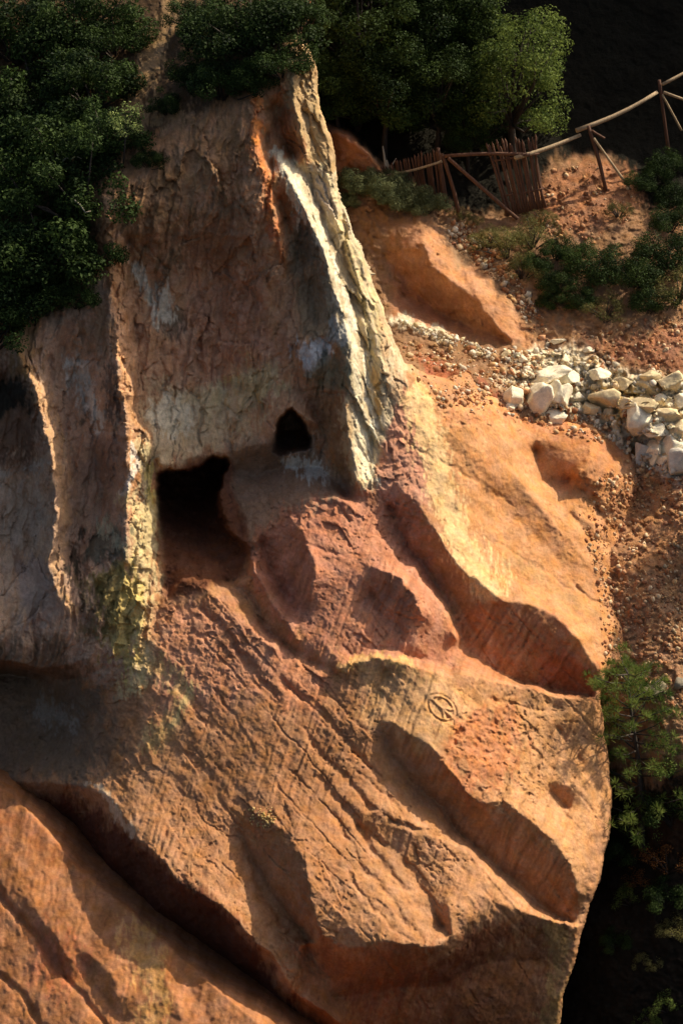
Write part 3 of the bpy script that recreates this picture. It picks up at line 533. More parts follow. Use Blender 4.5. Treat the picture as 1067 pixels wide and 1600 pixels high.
q.c *= 1 + .14 * fbm(U2 / 70, V2 / 70, 4)[..., None] + .1 * q.n[..., None] + (.16 * vnoise(b2 / 8, a2 / 260) + .14 * vnoise(b2 / 20 + 5, a2 / 300) - .2 * sstep(.45, .8, vnoise(b2 / 5 + 2, a2 / 120)))[..., None]
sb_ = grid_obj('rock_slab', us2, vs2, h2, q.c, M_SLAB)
tag(sb_, 'orange rock slope in front of the dark cleft at the lower left', 'rock slope', kind='structure')

# ------------------------------------------------------------------ gully and hillside behind
us0 = np.arange(380, 1420, 2.0); vs0 = np.arange(-160, 1740, 2.0); U0, V0 = np.meshgrid(us0, vs0)
C0 = [(400, -150, -690), (700, -150, -690), (1000, -150, -710), (1400, -150, -640), (400, 60, -690), (700, 60, -690), (1000, 60, -710), (1400, 60, -640), (450, 190, -680), (560, 225, -560), (600, 262, -570), (700, 250, -640), (850, 200, -660), (1000, 120, -690), (1067, 110, -680), (1000, 236, -650), (1067, 240, -650), (900, 245, -650),
      (590, 300, -505), (700, 330, -520), (820, 335, -525), (940, 290, -570), (1060, 292, -590), (1200, 300, -620), (1400, 300, -640), (640, 380, -440), (720, 440, -410), (800, 420, -430), (900, 400, -460), (1050, 420, -450), (600, 480, -380), (660, 530, -350), (740, 540, -330), (840, 545, -320),
      (960, 520, -350), (1060, 540, -330), (700, 590, -240), (760, 610, -190), (640, 585, -200), (850, 620, -240), (960, 620, -270), (1060, 650, -250), (900, 670, -215), (990, 720, -225), (1060, 740, -205), (700, 640, -120), (1000, 790, -210), (1067, 820, -165), (960, 870, -125), (1067, 930, -85), (970, 1010, -50),
      (1067, 1060, 10), (950, 1090, -30), (1000, 1200, 20), (1067, 1180, 60), (960, 1320, -60), (1067, 1300, 30), (920, 1450, -20), (1067, 1450, 40), (900, 1600, -40), (1067, 1600, 30), (860, 1730, -40), (1100, 1730, 40),
      (1150, 500, -420), (1200, 560, -440), (1200, 750, -300), (1200, 1000, -110), (1250, 1300, 0), (1250, 1600, 40), (1400, 600, -420), (1400, 900, -220), (1400, 1300, 60), (1400, 1730, 80), (450, 500, -420), (450, 900, -350), (600, 1100, -300), (700, 1500, -350), (450, 1500, -420), (800, 800, -260), (800, 1000, -160)]
cu0 = np.arange(370, 1430, 4.0); cv0 = np.arange(-170, 1750, 4.0); CU0, CV0 = np.meshgrid(cu0, cv0)
L0 = [[(655, 343, 18), (658, 385, 30), (680, 424, 30), (726, 448, 30), (752, 482, 28), (780, 512, 22), (808, 545, 8)], [(600, 400, -20), (640, 450, -30), (690, 490, -30), (740, 515, -20), (790, 530, -10), (835, 550, -6)],
      [(686, 340, -12), (722, 394, -18), (772, 424, -18), (820, 468, -16), (848, 530, -12)], [(600, 330, 8), (660, 340, 14)],
      [(505, 196, 40), (530, 208, 56), (556, 226, 56), (580, 250, 46), (597, 270, 20)], [(545, 270, 4), (600, 280, 6)], [(505, 182, -30), (533, 194, -40), (562, 212, -40), (588, 238, -40), (610, 260, -20)],
      [(612, 502, 14), (650, 508, 18), (690, 522, 16), (710, 532, 8)], [(620, 535, -6), (690, 552, -6)], [(640, 565, 4), (690, 570, 10), (760, 600, 4)], [(700, 596, -10), (760, 620, -12), (840, 640, -6)],
      [(830, 575, 10), (900, 565, 18), (960, 580, 14), (1060, 600, 12)], [(870, 620, -12), (940, 650, -14), (1000, 700, -16)], [(940, 610, 10), (1000, 650, 14), (1060, 690, 14)]]
hc0 = tps(C0, CU0, CV0, 60) + relax(L0, cu0, cv0, 80) * 1.3
m1, m2 = fbm(U0 / 30 + 20, V0 / 30, 4, .6), fbm(U0 / 30, V0 / 30 + 60, 4, .6)
h0 = bspline(hc0, cu0, cv0, U0 + 7 * m1, V0 + 7 * m2)
MND = soft([(600, 350), (665, 345), (760, 440), (840, 548), (690, 520), (610, 500)], U0, V0, 14) + soft([(500, 190), (560, 222), (598, 268), (500, 270)], U0, V0, 10)
RUB = 1 - np.clip(MND, 0, 1)
DARKW = sstep(330, 250, V0 + 20 * m1); h0 += RUB * (1 - .75 * DARKW) * (5 * fbm(U0 / 26, V0 / 18, 4, .65) + 3.0 * fbm(U0 / 9, V0 / 7, 4, .7)) + 2 * fbm(U0 / 12, V0 / 12, 4, .6)
wm = soft([(790, 600), (840, 555), (920, 550), (1000, 580), (1100, 600), (1100, 760), (1000, 720), (930, 660), (850, 640)], U0 + 14 * m1, V0 + 14 * m2, 14)
cell = np.abs(fbm(U0 / 34 + 3, V0 / 24 + 5, 3, .55)); fq, fqe = facets(U0 / 30 + m1, V0 / 19 + m2, 3); fq2, _ = facets(U0 / 11 + m1, V0 / 8 + m2, 4)
h0 += wm * (26 * fq + 10 * fq2 - 8 * np.exp(-(fqe / .08) ** 2) + 4 * fbm(U0 / 10, V0 / 10, 4, .7))
fq2, _ = facets(U0 / 14 + m1, V0 / 10 + m2, 6); h0 += RUB * 5 * fq2 * (1 - .8 * DARKW); h0 += MND * (5 * facets((U0 - V0) / 30 + m1, (U0 + V0) / 70, 2)[0] + 2.5 * fbm((U0 - V0) / 16, (U0 + V0) / 70, 3) + 1.5 * fbm(U0 / 7, V0 / 7, 3))
g = Paint(U0, V0, lin(160, 118, 82), 9)
g.area([(300, -300), (1500, -300), (1500, 330), (1000, 330), (960, 240), (860, 250), (840, 335), (720, 330), (600, 255), (500, 180)], lin(30, 27, 19), 12, 1, .5)  # forest shadow behind the fence painted in as near black ground
g.area([(830, 340), (860, 270), (930, 255), (990, 270), (1000, 330), (900, 370), (840, 350)], lin(170, 114, 76), 16, 1, .7)
g.area([(600, 350), (665, 345), (760, 440), (840, 548), (690, 520), (610, 500)], lin(186, 128, 88), 8, 1, .5); g.area([(500, 188), (560, 220), (600, 270), (500, 275)], lin(192, 126, 84), 4, 1, .2)
g.line([(672, 352), (700, 410), (760, 460), (815, 525)], 22, lin(206, 146, 98), .7, .7); g.area([(610, 400), (660, 420), (720, 470), (700, 510), (620, 490)], lin(160, 102, 70), 16, .6, 1)  # mound's sunny side painted lighter, its shaded side darker
g.area([(530, 290), (640, 300), (670, 345), (600, 400), (560, 360)], lin(140, 98, 66), 14, .8, 1); g.area([(690, 345), (750, 370), (800, 440), (830, 500), (780, 440), (710, 390)], lin(166, 132, 98), 12, .8, .9)
g.line([(612, 503), (650, 510), (695, 526)], 11, lin(226, 206, 172), .95, .6)
g.area([(640, 560), (700, 560), (790, 620), (760, 640), (690, 600)], lin(168, 92, 60), 12, .8, .8)
g.area([(790, 600), (830, 555), (900, 548), (960, 575), (1100, 600), (1100, 770), (1010, 730), (930, 660), (850, 640)], lin(232, 214, 178), 16, .95, .7)
g.area([(900, 600), (1000, 610), (1030, 660), (950, 650)], lin(206, 172, 104), 14, .8, 1); g.area([(860, 560), (940, 575), (900, 600)], lin(236, 222, 196), 10, .8, .8); g.area([(920, 530), (1067, 520), (1067, 580), (960, 570)], lin(150, 88, 62), 14, .6, 1); g.area([(1000, 680), (1067, 700), (1067, 770), (1010, 730)], lin(196, 186, 176), 12, .8, 1)
g.area([(960, 740), (1100, 760), (1100, 1100), (930, 1090), (960, 960)], lin(188, 132, 86), 20, .95, .6); g.area([(1000, 900), (1200, 850), (1200, 1120), (960, 1060)], lin(150, 112, 80), 26, .7, .8)  # second area: cast shadow on the gravel painted in as darker earth
g.area([(850, 1280), (960, 1230), (1300, 1180), (1300, 1750), (800, 1750)], lin(44, 36, 26), 26, 1, .8); g.area([(1000, 1250), (1100, 1250), (1100, 1330), (1000, 1330)], lin(80, 54, 34), 20, .6, 1)  # shade of the ravine painted in as near black earth
g.c *= 1 + .18 * fbm(U0 / 60, V0 / 60, 4)[..., None] + .16 * g.n[..., None] + .22 * (g.fine * RUB)[..., None]
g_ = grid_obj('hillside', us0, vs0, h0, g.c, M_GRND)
tag(g_, 'red earth gully with a chalky band and dark wooded slope behind the ridge', 'hillside', kind='structure')
print('ground', round(time.time() - T0, 1))
def samp(arr, uu, vv, u, v):
    x = np.clip((np.asarray(u, float) - uu[0]) / (uu[1] - uu[0]), 0, len(uu) - 1.001); y = np.clip((np.asarray(v, float) - vv[0]) / (vv[1] - vv[0]), 0, len(vv) - 1.001)
    i = y.astype(int); j = x.astype(int); fx = x - j; fy = y - i
    return (arr[i, j] * (1 - fx) + arr[i, j + 1] * fx) * (1 - fy) + (arr[i + 1, j] * (1 - fx) + arr[i + 1, j + 1] * fx) * fy
G0 = lambda u, v: samp(h0, us0, vs0, u, v)
G1 = lambda u, v: samp(H1, us, vs, u, v)
# ------------------------------------------------------------------ vegetation builders
LD, LM = lin(24, 40, 22), lin(66, 92, 44)
M_DARK = mat_leaf('dark evergreen leaves', lin(24, 38, 20), lin(74, 92, 44), .2)
M_BRIGHT = mat_leaf('fresh green leaves', lin(66, 86, 38), lin(140, 156, 78), .35)
M_OLIVE = mat_leaf('dry olive leaves', lin(84, 84, 48), lin(142, 134, 80), .25)
M_GREY = mat_leaf('grey green heath leaves', lin(74, 82, 54), lin(128, 132, 90), .2)
M_SAP = mat_leaf('pale sapling leaves', lin(120, 136, 74), lin(186, 196, 120), .4)  # lightened beyond the other leaves to stand in for sun on the sapling
M_PINE = mat_leaf('pine needles', lin(74, 98, 44), lin(150, 166, 84), .4)
M_RUST = mat_leaf('rusty dry leaves', lin(84, 56, 30), lin(140, 90, 46), .25)
M_BARK = mat_wood('bark', lin(38, 30, 24), lin(70, 58, 46), (20, 20, 6))
M_PALE_BARK = mat_wood('pale bare wood', lin(150, 136, 112), lin(190, 176, 150), (20, 20, 6))
def tube(pts, rad, sides=6, wob=0.0, rng=RNG):
    pts = np.asarray(pts, float); n = len(pts); V_, F_ = [], []
    for i in range(n):
        t = pts[min(i + 1, n - 1)] - pts[max(i - 1, 0)]; t /= np.linalg.norm(t) + 1e-9
        a = np.cross(t, [0.31, 0.9, 0.2]); a /= np.linalg.norm(a) + 1e-9; b = np.cross(t, a)
        for k in range(sides):
            an = 2 * math.pi * k / sides; r = rad[i] * (1 + wob * rng.uniform(-1, 1))
            V_.append(pts[i] + r * (a * math.cos(an) + b * math.sin(an)))
    for i in range(n - 1):
        for k in range(sides):
            k2 = (k + 1) % sides; F_.append((i * sides + k, i * sides + k2, (i + 1) * sides + k2, (i + 1) * sides + k))
    c0, c1 = len(V_), len(V_) + 1; V_ += [pts[0], pts[-1]]
    for k in range(sides):
        k2 = (k + 1) % sides; F_.append((c0, k2, k, k)); F_.append((c1, (n - 1) * sides + k, (n - 1) * sides + k2, (n - 1) * sides + k2))
    return np.array(V_), F_
def join(parts):
    V_, F_, o = [], [], 0
    for v, f in parts: V_.append(v); F_ += [tuple(i + o for i in q) for q in f]; o += len(v)
    return np.concatenate(V_), F_
def poly_obj(name, v, f, mat, parent=None, smooth=True):
    me = bpy.data.meshes.new(name); me.from_pydata([tuple(x) for x in v], [], [tuple(dict.fromkeys(q)) for q in f]); me.materials.append(mat)
    if smooth: me.polygons.foreach_set('use_smooth', np.ones(len(me.polygons), bool))
    o = bpy.data.objects.new(name, me); COL.objects.link(o)
    if parent: o.parent = parent
    return o
def leaves(cen, nrm, L, wd, rng, tone):   # one folded rhombus per leaf
    n = len(cen); nrm = nrm / (np.linalg.norm(nrm, axis=1, keepdims=True) + 1e-9)
    r = rng.normal(size=(n, 3)); d = r - nrm * (r * nrm).sum(1, keepdims=True); d /= np.linalg.norm(d, axis=1, keepdims=True) + 1e-9
    s = np.cross(nrm, d); l = (L * rng.uniform(.45, 1.5, n))[:, None]; ww = l * wd
    v = np.stack([cen - d * l * .5, cen + s * ww * .5 + nrm * l * .1, cen + d * l * .5, cen - s * ww * .5 + nrm * l * .1], 1).reshape(-1, 3)
    f = np.arange(n * 4).reshape(n, 4)
    return v, f, np.repeat(np.clip(tone, 0, 1), 4)
def crown_cloud(clumps, per, L, wd, rng, up=.5):
    C_, N_, T_ = [], [], []
    for c, r in clumps:
        n = int(per * (r / .4) ** 2) + 8
        d = rng.normal(size=(n, 3)); d /= np.linalg.norm(d, axis=1, keepdims=True); rad = r * rng.uniform(.25, 1, (n, 1)) ** .5
        C_.append(np.asarray(c) + d * rad * np.array([1, 1, .8])); N_.append(d + rng.normal(size=(n, 3)) * .7 + [0, 0, up]); T_.append(np.full(n, rng.uniform(.1, .8)) + rng.uniform(-.3, .3, n))
    return leaves(np.concatenate(C_), np.concatenate(N_), L, wd, rng, np.concatenate(T_))
def make_tree(name, label, cat, group, mat, seed, height=4.2, crown=(1.5, 1.5, 1.55), cz=2.6, nclump=75, per=120, L=.075, wd=.55, cr=(.28, .5), bark=None, trunk_r=.09, low=-.8):
    rng = np.random.default_rng(seed); root = empty(name, (0, 0, 0), label, cat, group)
    clumps, limbs = [], []
    tr = np.array([[0, 0, -.3], [.03, .02, cz * .35], [-.05, .05, cz * .7], [.05, -.03, cz + crown[2] * .5]])
    limbs.append(tube(tr, [trunk_r * 1.3, trunk_r, trunk_r * .75, trunk_r * .25], 7, .08, rng))
    while len(clumps) < nclump:
        d = rng.normal(size=3); d /= np.linalg.norm(d)
        if d[2] < low: continue
        lob = 1 + .22 * math.sin(3 * math.atan2(d[1], d[0]) + seed) + .16 * math.sin(5 * d[2] + seed * 2) + rng.uniform(-.1, .1)
        c = np.array([0, 0, cz]) + d * np.array(crown) * lob * rng.uniform(.45, 1) ** .6
        if c[2] < .12 * height * 0: continue
        clumps.append((c, rng.uniform(*cr)))
    for c, r in clumps[::3]:
        t = rng.uniform(.3, .8); st = tr[1] * (1 - t) + tr[2] * t; mid = (st + c) / 2 + rng.normal(size=3) * .12
        limbs.append(tube([st, mid, c], [trunk_r * .4, trunk_r * .28, trunk_r * .1], 5, .05, rng))
    v, f = join(limbs); poly_obj('trunk', v, f, bark or M_BARK, root)
    v, f, t = crown_cloud(clumps, per, L, wd, rng); mesh_obj('crown', v, f, mat, root, {'tone': t}, smooth=False)
    return root
def make_shrub(name, label, cat, group, mat, seed, crown=(1, 1, .75), nclump=46, per=130, L=.065, wd=.55, cr=(.2, .36)):
    rng = np.random.default_rng(seed); root = empty(name, (0, 0, 0), label, cat, group)
    clumps, limbs = [], []
    for i in range(nclump):
        d = rng.normal(size=3); d[2] = abs(d[2]) * .9 - .1; d /= np.linalg.norm(d)
        lob = 1 + .25 * math.sin(3 * math.atan2(d[1], d[0]) + seed) + rng.uniform(-.15, .15)
        c = np.array([0, 0, crown[2] * .45]) + d * np.array(crown) * lob * rng.uniform(.4, 1) ** .6; clumps.append((c, rng.uniform(*cr)))
        if i % 3 == 0: limbs.append(tube([(0, 0, -.15), c * .5 + rng.normal(size=3) * .08, c], [.035, .025, .008], 5, .05, rng))
    v, f = join(limbs); poly_obj('stem', v, f, M_BARK, root)
    v, f, t = crown_cloud(clumps, per, L, wd, rng); mesh_obj('foliage', v, f, mat, root, {'tone': t}, smooth=False)
    return root
def make_pine(seed):
    rng = np.random.default_rng(seed); root = empty('pine_tree', (0, 0, 0), None, 'pine tree')
    H = 3.5; tr = np.array([[0, 0, -.3], [-.04, 0, .8], [-.10, .03, 1.6], [-.26, .05, 2.5], [-.40, 0, 3.4]]); limbs = [tube(tr, [.075, .06, .048, .03, .01], 7, .06, rng)]
    tufts = []
    for z in np.linspace(.35, 3.35, 18):
        base = np.array([np.interp(z, tr[:, 2], tr[:, k]) for k in range(3)])
        for b in range(4):
            an = rng.uniform(0, 6.28); ln = (1.55 - .30 * z) * rng.uniform(.65, 1.1) + .12
            d = np.array([math.cos(an), math.sin(an), rng.uniform(.05, .5)])
            pts = [base, base + d * ln * .5 + [0, 0, -.03], base + d * ln + [0, 0, .08 * ln]]; limbs.append(tube(pts, [.018, .012, .005], 5, 0, rng))
            for t in np.linspace(.45, 1, 4):
                c = base + d * ln * t + rng.normal(size=3) * .06; tufts.append((c, d))
    v, f = join(limbs); poly_obj('trunk', v, f, M_BARK, root)
    C_, D_, T_ = [], [], []
    for c, d in tufts:
        n = 48; q = rng.normal(size=(n, 3)) * .75 + d * .5 + [0, 0, .45]; q /= np.linalg.norm(q, axis=1, keepdims=True)
        C_.append(c + q * .05); D_.append(q); T_.append(np.full(n, rng.uniform(0, .9)))
    C_, D_, T_ = np.concatenate(C_), np.concatenate(D_), np.concatenate(T_); n = len(C_)
    s = np.cross(D_, rng.normal(size=(n, 3))); s /= np.linalg.norm(s, axis=1, keepdims=True); l = rng.uniform(.07, .13, (n, 1)); wd = .011
    v = np.stack([C_ - s * wd * .5, C_ + s * wd * .5, C_ + D_ * l + s * wd * .2, C_ + D_ * l - s * wd * .2], 1).reshape(-1, 3)
    mesh_obj('crown', v, np.arange(n * 4).reshape(n, 4), M_PINE, root, {'tone': np.repeat(T_, 4)}, smooth=False)
    return root
def put(o, u, v, hh, size, rot=None, squash=1.0):
    o.location = P3(u, v, hh); o.scale = (size, size, size * squash); o.rotation_euler = (random.uniform(-.08, .08), random.uniform(-.08, .08), random.uniform(0, 6.28) if rot is None else rot)
protos = {}
def plant(kind, builder, label, u, v, hh, size, rot=None, squash=1.0):
    if kind not in protos: protos[kind] = o = builder(); o['label'] = label
    else: o = dup(protos[kind], label)
    put(o, u, v, hh, size, rot, squash); return o
B = {
 'oakA': lambda: make_shrub('evergreen_shrub', None, 'shrub', 'evergreen shrubs on the cliff top', M_DARK, 3, (1, 1, .85), 44, 400, L=.068, cr=(.2, .4)),
 'oakB': lambda: make_shrub('evergreen_shrub', None, 'shrub', 'evergreen shrubs on the cliff top', M_DARK, 8, (1, 1, .95), 46, 370, L=.068, cr=(.2, .38)),
 'oakC': lambda: make_shrub('evergreen_shrub', None, 'shrub', 'evergreen shrubs on the cliff top', M_DARK, 15, (1.1, 1, .8), 42, 420, L=.064, cr=(.2, .36)),
 'gulA': lambda: make_shrub('gully_shrub', None, 'shrub', 'shrubs in the gully', M_DARK, 5, nclump=44, per=420, L=.055),
 'oliA': lambda: make_shrub('olive_shrub', None, 'shrub', 'dry olive shrubs below the fence', M_OLIVE, 21, (1, 1, .8), 40, 260, .07, .3, (.16, .32)),
 'heaA': lambda: make_shrub('heath_bush', None, 'bush', 'grey green bushes on the mound', M_GREY, 31, (1, 1, .6), 60, 420, .10, .2, (.18, .34)),
 'rusA': lambda: make_shrub('dry_shrub', None, 'shrub', 'dry shrubs in the ravine', M_RUST, 41, (1, 1, .7), 30, 100, .07, .5, (.16, .3)),
 'grnA': lambda: make_shrub('green_shrub', None, 'shrub', 'green shrubs in the ravine', M_BRIGHT, 45, (1, 1, .8), 34, 120, .08, .4, (.16, .3)),
 'treA': lambda: make_tree('dark_tree', None, 'tree', 'dark trees behind the ridge', M_DARK, 12, nclump=84, per=260, L=.075, cr=(.3, .56)),
 'treB': lambda: make_tree('dark_tree', None, 'tree', 'dark trees behind the ridge', M_DARK, 19, crown=(1.4, 1.4, 1.8), nclump=84, per=260, L=.075, cr=(.3, .56)),
 'brtA': lambda: make_tree('leafy_tree', None, 'tree', None, M_BRIGHT, 27, 4.2, (1.42, 1.4, 1.42), 2.05, 120, 200, .065, .6, (.22, .42)),
 'sapA': lambda: make_tree('sapling', None, 'sapling', None, M_SAP, 33, 1.1, (.42, .4, .42), .75, 26, 150, .05, .55, (.12, .2), trunk_r=.018),
}
OAK = [
 (30, 60, 75, 'A', 'dark shrub in the upper left corner of the slope'), (120, 40, 70, 'B', 'dark shrub at the top edge left of the bare path'), (180, 62, 50, 'C', 'dark shrub against the upper left side of the bare path'),
 (60, 150, 75, 'C', 'dark shrub at the left below the corner shrub'), (145, 140, 68, 'A', 'broad shrub left of the bare path, above the pale sapling'), (15, 240, 80, 'B', 'dark shrub on the left edge, level with the sapling'),
 (105, 232, 78, 'A', 'large evergreen shrub just left of the pale green sapling'), (172, 225, 46, 'B', 'small dark shrub directly behind the pale green sapling'), (50, 330, 84, 'C', 'large shrub on the left, below the level of the sapling'),
 (128, 318, 66, 'B', 'shrub overhanging the top of the left rock flange'), (15, 420, 78, 'A', 'dark shrub low on the left edge above the overhang'), (88, 408, 72, 'B', 'shrub hanging over the shaded left rock face'),
 (140, 395, 42, 'C', 'small shrub tucked against the lit left rock flange'), (55, 478, 56, 'A', 'lowest dark shrub draped above the left overhang'), (118, 462, 34, 'C', 'little dark bush at the foot of the left thicket'), (-10, 520, 50, 'B', 'dark bush cut by the left edge above the lit ledge'),
 (400, 58, 78, 'B', 'broad dark shrub crowning the cliff top beside the ridge tip'), (335, 55, 66, 'A', 'dark shrub at the top edge right of the bare path'), (440, 96, 48, 'C', 'shrub leaning over the very tip of the ridge'), (310, 112, 42, 'C', 'dark shrub right of the bare path at mid height'),
 (350, 128, 52, 'A', 'dark shrub along the rim of the main face'), (436, 20, 58, 'A', 'dark shrub at the top edge above the ridge tip'), (308, 30, 42, 'B', 'shrub at the top edge touching the bare path'), (398, 124, 40, 'C', 'small shrub on the rim above the orange flange'),
 (472, 34, 46, 'B', 'shrub at the top edge covering the right end of the ridge tip'), (232, 250, 24, 'A', 'tiny bush on the bare slope right of the sapling'), (262, 168, 26, 'B', 'tiny bush at the bend of the bare path')]
for u, v, R, k, lab in OAK:
    bv = v + R * .5; plant('oak' + k, B['oak' + k], lab, u, bv, float(G1(u, bv)) - 6, R / S * (1.22 if u < 200 else 1.0), squash=1.0)
plant('sapA', B['sapA'], 'pale green sapling lit up among dark evergreen shrubs', 194, 238, float(G1(194, 238)) + 40, .85)
DT = [(560, 60, 100, 'A', 'dark tree just right of the ridge tip at the top edge'), (640, 50, 92, 'B', 'dark tree at the top edge, second right of the ridge tip'), (706, 60, 80, 'A', 'dark tree touching the left side of the bright leafy tree'), (600, 150, 78, 'B', 'dark tree above the small orange mound'),
      (680, 160, 74, 'A', 'dark tree behind the left paling fence'), (530, 150, 56, 'B', 'small dark tree hugging the right flank of the ridge tip'), (730, 205, 50, 'B', 'low dark tree in the gap between the two paling fences'), (500, 60, 60, 'A', 'dark tree directly behind the ridge tip')]
for u, v, R, k, lab in DT:
    bv = v + R * 1.35; hh = min(float(G0(u, bv)), -600.0); plant('tre' + k, B['tre' + k], lab, u, bv, hh, R / S * .72)
plant('brtA', B['brtA'], 'bright green leafy tree standing behind the leaning paling panel', 800, 268, -630, 1.06, .98)
GUL = [(836, 412, 28, 'dark shrub at the upper left end of the thicket near the orange mound'), (862, 470, 26, 'dark shrub at the lower left end of the thicket near the orange mound'), (900, 395, 30, 'dark shrub on the upper edge of the thicket below the red ground'), (1000, 285, 28, 'dark green shrub beside the last fence brace'), (1042, 262, 40, 'green shrub on the right edge below the fence rails'), (1056, 306, 38, 'shrub on the right edge level with the fence brace foot'), (872, 440, 34, 'dark shrub at the left end of the gully thicket'),
       (930, 418, 46, 'broad dark shrub in the middle of the gully thicket'), (990, 425, 48, 'dark shrub right of the middle of the gully thicket'), (1040, 395, 50, 'tall dark shrub at the right end of the gully thicket'), (1046, 345, 36, 'dark shrub above the gully thicket on the right edge'),
       (868, 392, 28, 'small dark shrub on the thicket beside the olive shrubs'), (905, 466, 30, 'low dark shrub above the chalky boulders'), (1015, 470, 36, 'dark shrub above the pale hollow at the right')]
for u, v, R, lab in GUL: bv = v + R * .5; plant('gulA', B['gulA'], lab, u, bv, float(G0(u, bv)) - 4, R / S * 1.12)
OLI = [(792, 384, 36, 'large dry olive shrub below the leaning paling panel'), (832, 368, 34, 'olive shrub at the right foot of the paling panel'), (760, 374, 24, 'olive shrub on the rubble left of the large one'), (816, 422, 28, 'olive shrub lowest on the rubble beside the orange mound'), (850, 342, 20, 'small tuft of olive shrub on the red ground by the panel'),
       (720, 336, 14, 'tiny olive tuft at the foot of the fence post'), (945, 484, 30, 'sunlit olive shrub at the lower edge of the thicket'), (1058, 448, 42, 'olive shrub on the right edge below the thicket'), (965, 330, 20, 'small olive shrub in the middle of the red ground'), (742, 345, 12, 'smallest olive tuft between post and paling panel')]
for u, v, R, lab in OLI: bv = v + R * .5; plant('oliA', B['oliA'], lab, u, bv, float(G0(u, bv)) - 3, R / S * 1.35)
HEA = [(555, 288, 26, 'grey green bush touching the ridge beside the small orange mound'), (592, 300, 30, 'grey green bush in front of the small orange mound'), (632, 314, 30, 'grey green bush below the left paling fence'), (666, 324, 24, 'grey green bush at the right end of the row on the mound'), (612, 284, 20, 'upper grey green bush under the left end of the fence'), (540, 318, 16, 'small grey green bush low against the ridge')]
for u, v, R, lab in HEA: bv = v + R * .4; plant('heaA', B['heaA'], lab, u, bv, float(G0(u, bv)) - 2, R / S * 1.5)
o = make_pine(4); o['label'] = 'young pine tree with open crown at the right of the lower block'; put(o, 1002, 1306, float(G0(1002, 1306)) + 10, 1.12, 0.6)
RV = [('grnA', 1002, 1290, 40, 'green shrub at the foot of the young pine'), ('gulA', 1048, 1262, 46, 'dark shrub on the right edge behind the pine foot'), ('rusA', 1044, 1340, 38, 'rusty dry shrub on the right edge below the pine'), ('gulA', 965, 1325, 34, 'dark shrub between pine foot and lower block'), ('rusA', 1002, 1368, 26, 'rusty dry shrub in the dark ravine below the pine'), ('gulA', 1040, 1400, 34, 'dark shrub deep in the ravine on the right'),
      ('grnA', 1042, 1566, 26, 'green shrub in the bottom right corner'), ('grnA', 1012, 1592, 18, 'small green shrub at the bottom edge of the ravine'), ('grnA', 985, 1400, 26, 'pale green shrub in the ravine beside the lower block'), ('oliA', 1056, 1450, 30, 'olive shrub on the right edge of the dark ravine'), ('gulA', 960, 1470, 24, 'small dark shrub against the lower block in the ravine'), ('oliA', 1010, 1500, 22, 'small olive shrub in the bottom of the ravine'), ('grnA', 1046, 1200, 30, 'green shrub on the right edge beside the pine crown')]
for k, u, v, R, lab in RV: bv = v + R * .5; plant(k, B[k], lab, u, bv, float(G0(u, bv)) - 3, R / S * 1.1)
SHD = [(1168, 800, 70, 'unseen tree on the right bank, added to shade the gully')]
for u, v, R, lab in SHD: bv = v + R * 1.35; plant('treA', B['treA'], lab, u, bv, float(G0(u, bv)), R / S * .72)  # stands out of view, added to cast shade on the gully gravel
print('plants', round(time.time() - T0, 1))

# ------------------------------------------------------------------ fences
M_PALE = mat_wood('weathered red brown palings', lin(66, 42, 28), lin(112, 72, 46)); M_RAIL = mat_wood('sun bleached rails', lin(130, 106, 78), lin(184, 160, 124))
TP = math.tan(PITCH)
def pole(name, a, b, ra, rb, mat, parent, sides=7, bend=.015, wob=.08, tip=False):
    a, b = np.asarray(a, float), np.asarray(b, float); L = np.linalg.norm(b - a); n = 6
    ts = np.linspace(0, 1, n); off = RNG.normal(size=3) * bend * L
    pts = [a + (b - a) * t + off * math.sin(math.pi * t) for t in ts]; rad = [ra + (rb - ra) * t for t in ts]
    if tip: pts.append(b + (b - a) / L * ra * 2.2); rad.append(ra * .15)
    v, f = tube(pts, rad, sides, wob); v = v - np.array(parent.location); return poly_obj(name, v, f, mat, parent)
def pt(u, v, hh): return P3(u, v, hh)
HF = -520
t = empty('paling_fence', pt(640, 300, HF), 'row of red brown palings running down behind the grey green bushes', 'fence')
for i in range(24):
    s = i / 23; ut, vt = 588 + 96 * s + random.uniform(-1.5, 1.5), 266 - 31 * s + random.uniform(-4, 4); ub, vb = 598 + 97 * s, 290 + 24 * s
    hb = HF - 25 + 25 * s; pole('pale', pt(ub, vb + 6, hb), pt(ut, vt, hb + TP * (vb - vt) + random.uniform(-3, 3)), .030, .024, M_PALE, t, tip=True)
pole('rail', pt(584, 278, HF - 5), pt(690, 252, HF + 26), .035, .032, M_RAIL, t)
pole('post', pt(697, 316, HF), pt(684, 231, HF + 31), .045, .04, M_PALE, t)
t = empty('leaning_palings', pt(822, 326, HF - 10), 'tall leaning panel of red brown palings in front of the leafy tree', 'fence panel')
for i in range(17):
    s = i / 16; ut, vt = 762 + 76 * s + random.uniform(-2, 2), 230 - 12 * s + random.uniform(-6, 6); ub, vb = 792 + 60 * s, 334 - 14 * s
    pole('pale', pt(ub, vb + 4, HF - 8), pt(ut, vt, HF - 8 + TP * (vb - vt) + random.uniform(-3, 3)), .036, .028, M_PALE, t, tip=True)
pole('rail', pt(768, 252, HF + 24), pt(842, 240, HF + 24), .025, .022, M_PALE, t)
pole('rail', pt(786, 306, HF + 4), pt(850, 294, HF + 4), .025, .022, M_PALE, t)
t = empty('rail_fence', pt(800, 340, HF), 'pole fence of round rails, posts and slanting braces climbing to the right', 'fence')
pole('post', pt(718, 338, HF + 4), pt(690, 240, HF + 40), .05, .042, M_PALE, t); pole('brace', pt(808, 342, HF + 8), pt(700, 247, HF + 44), .05, .045, M_PALE, t)
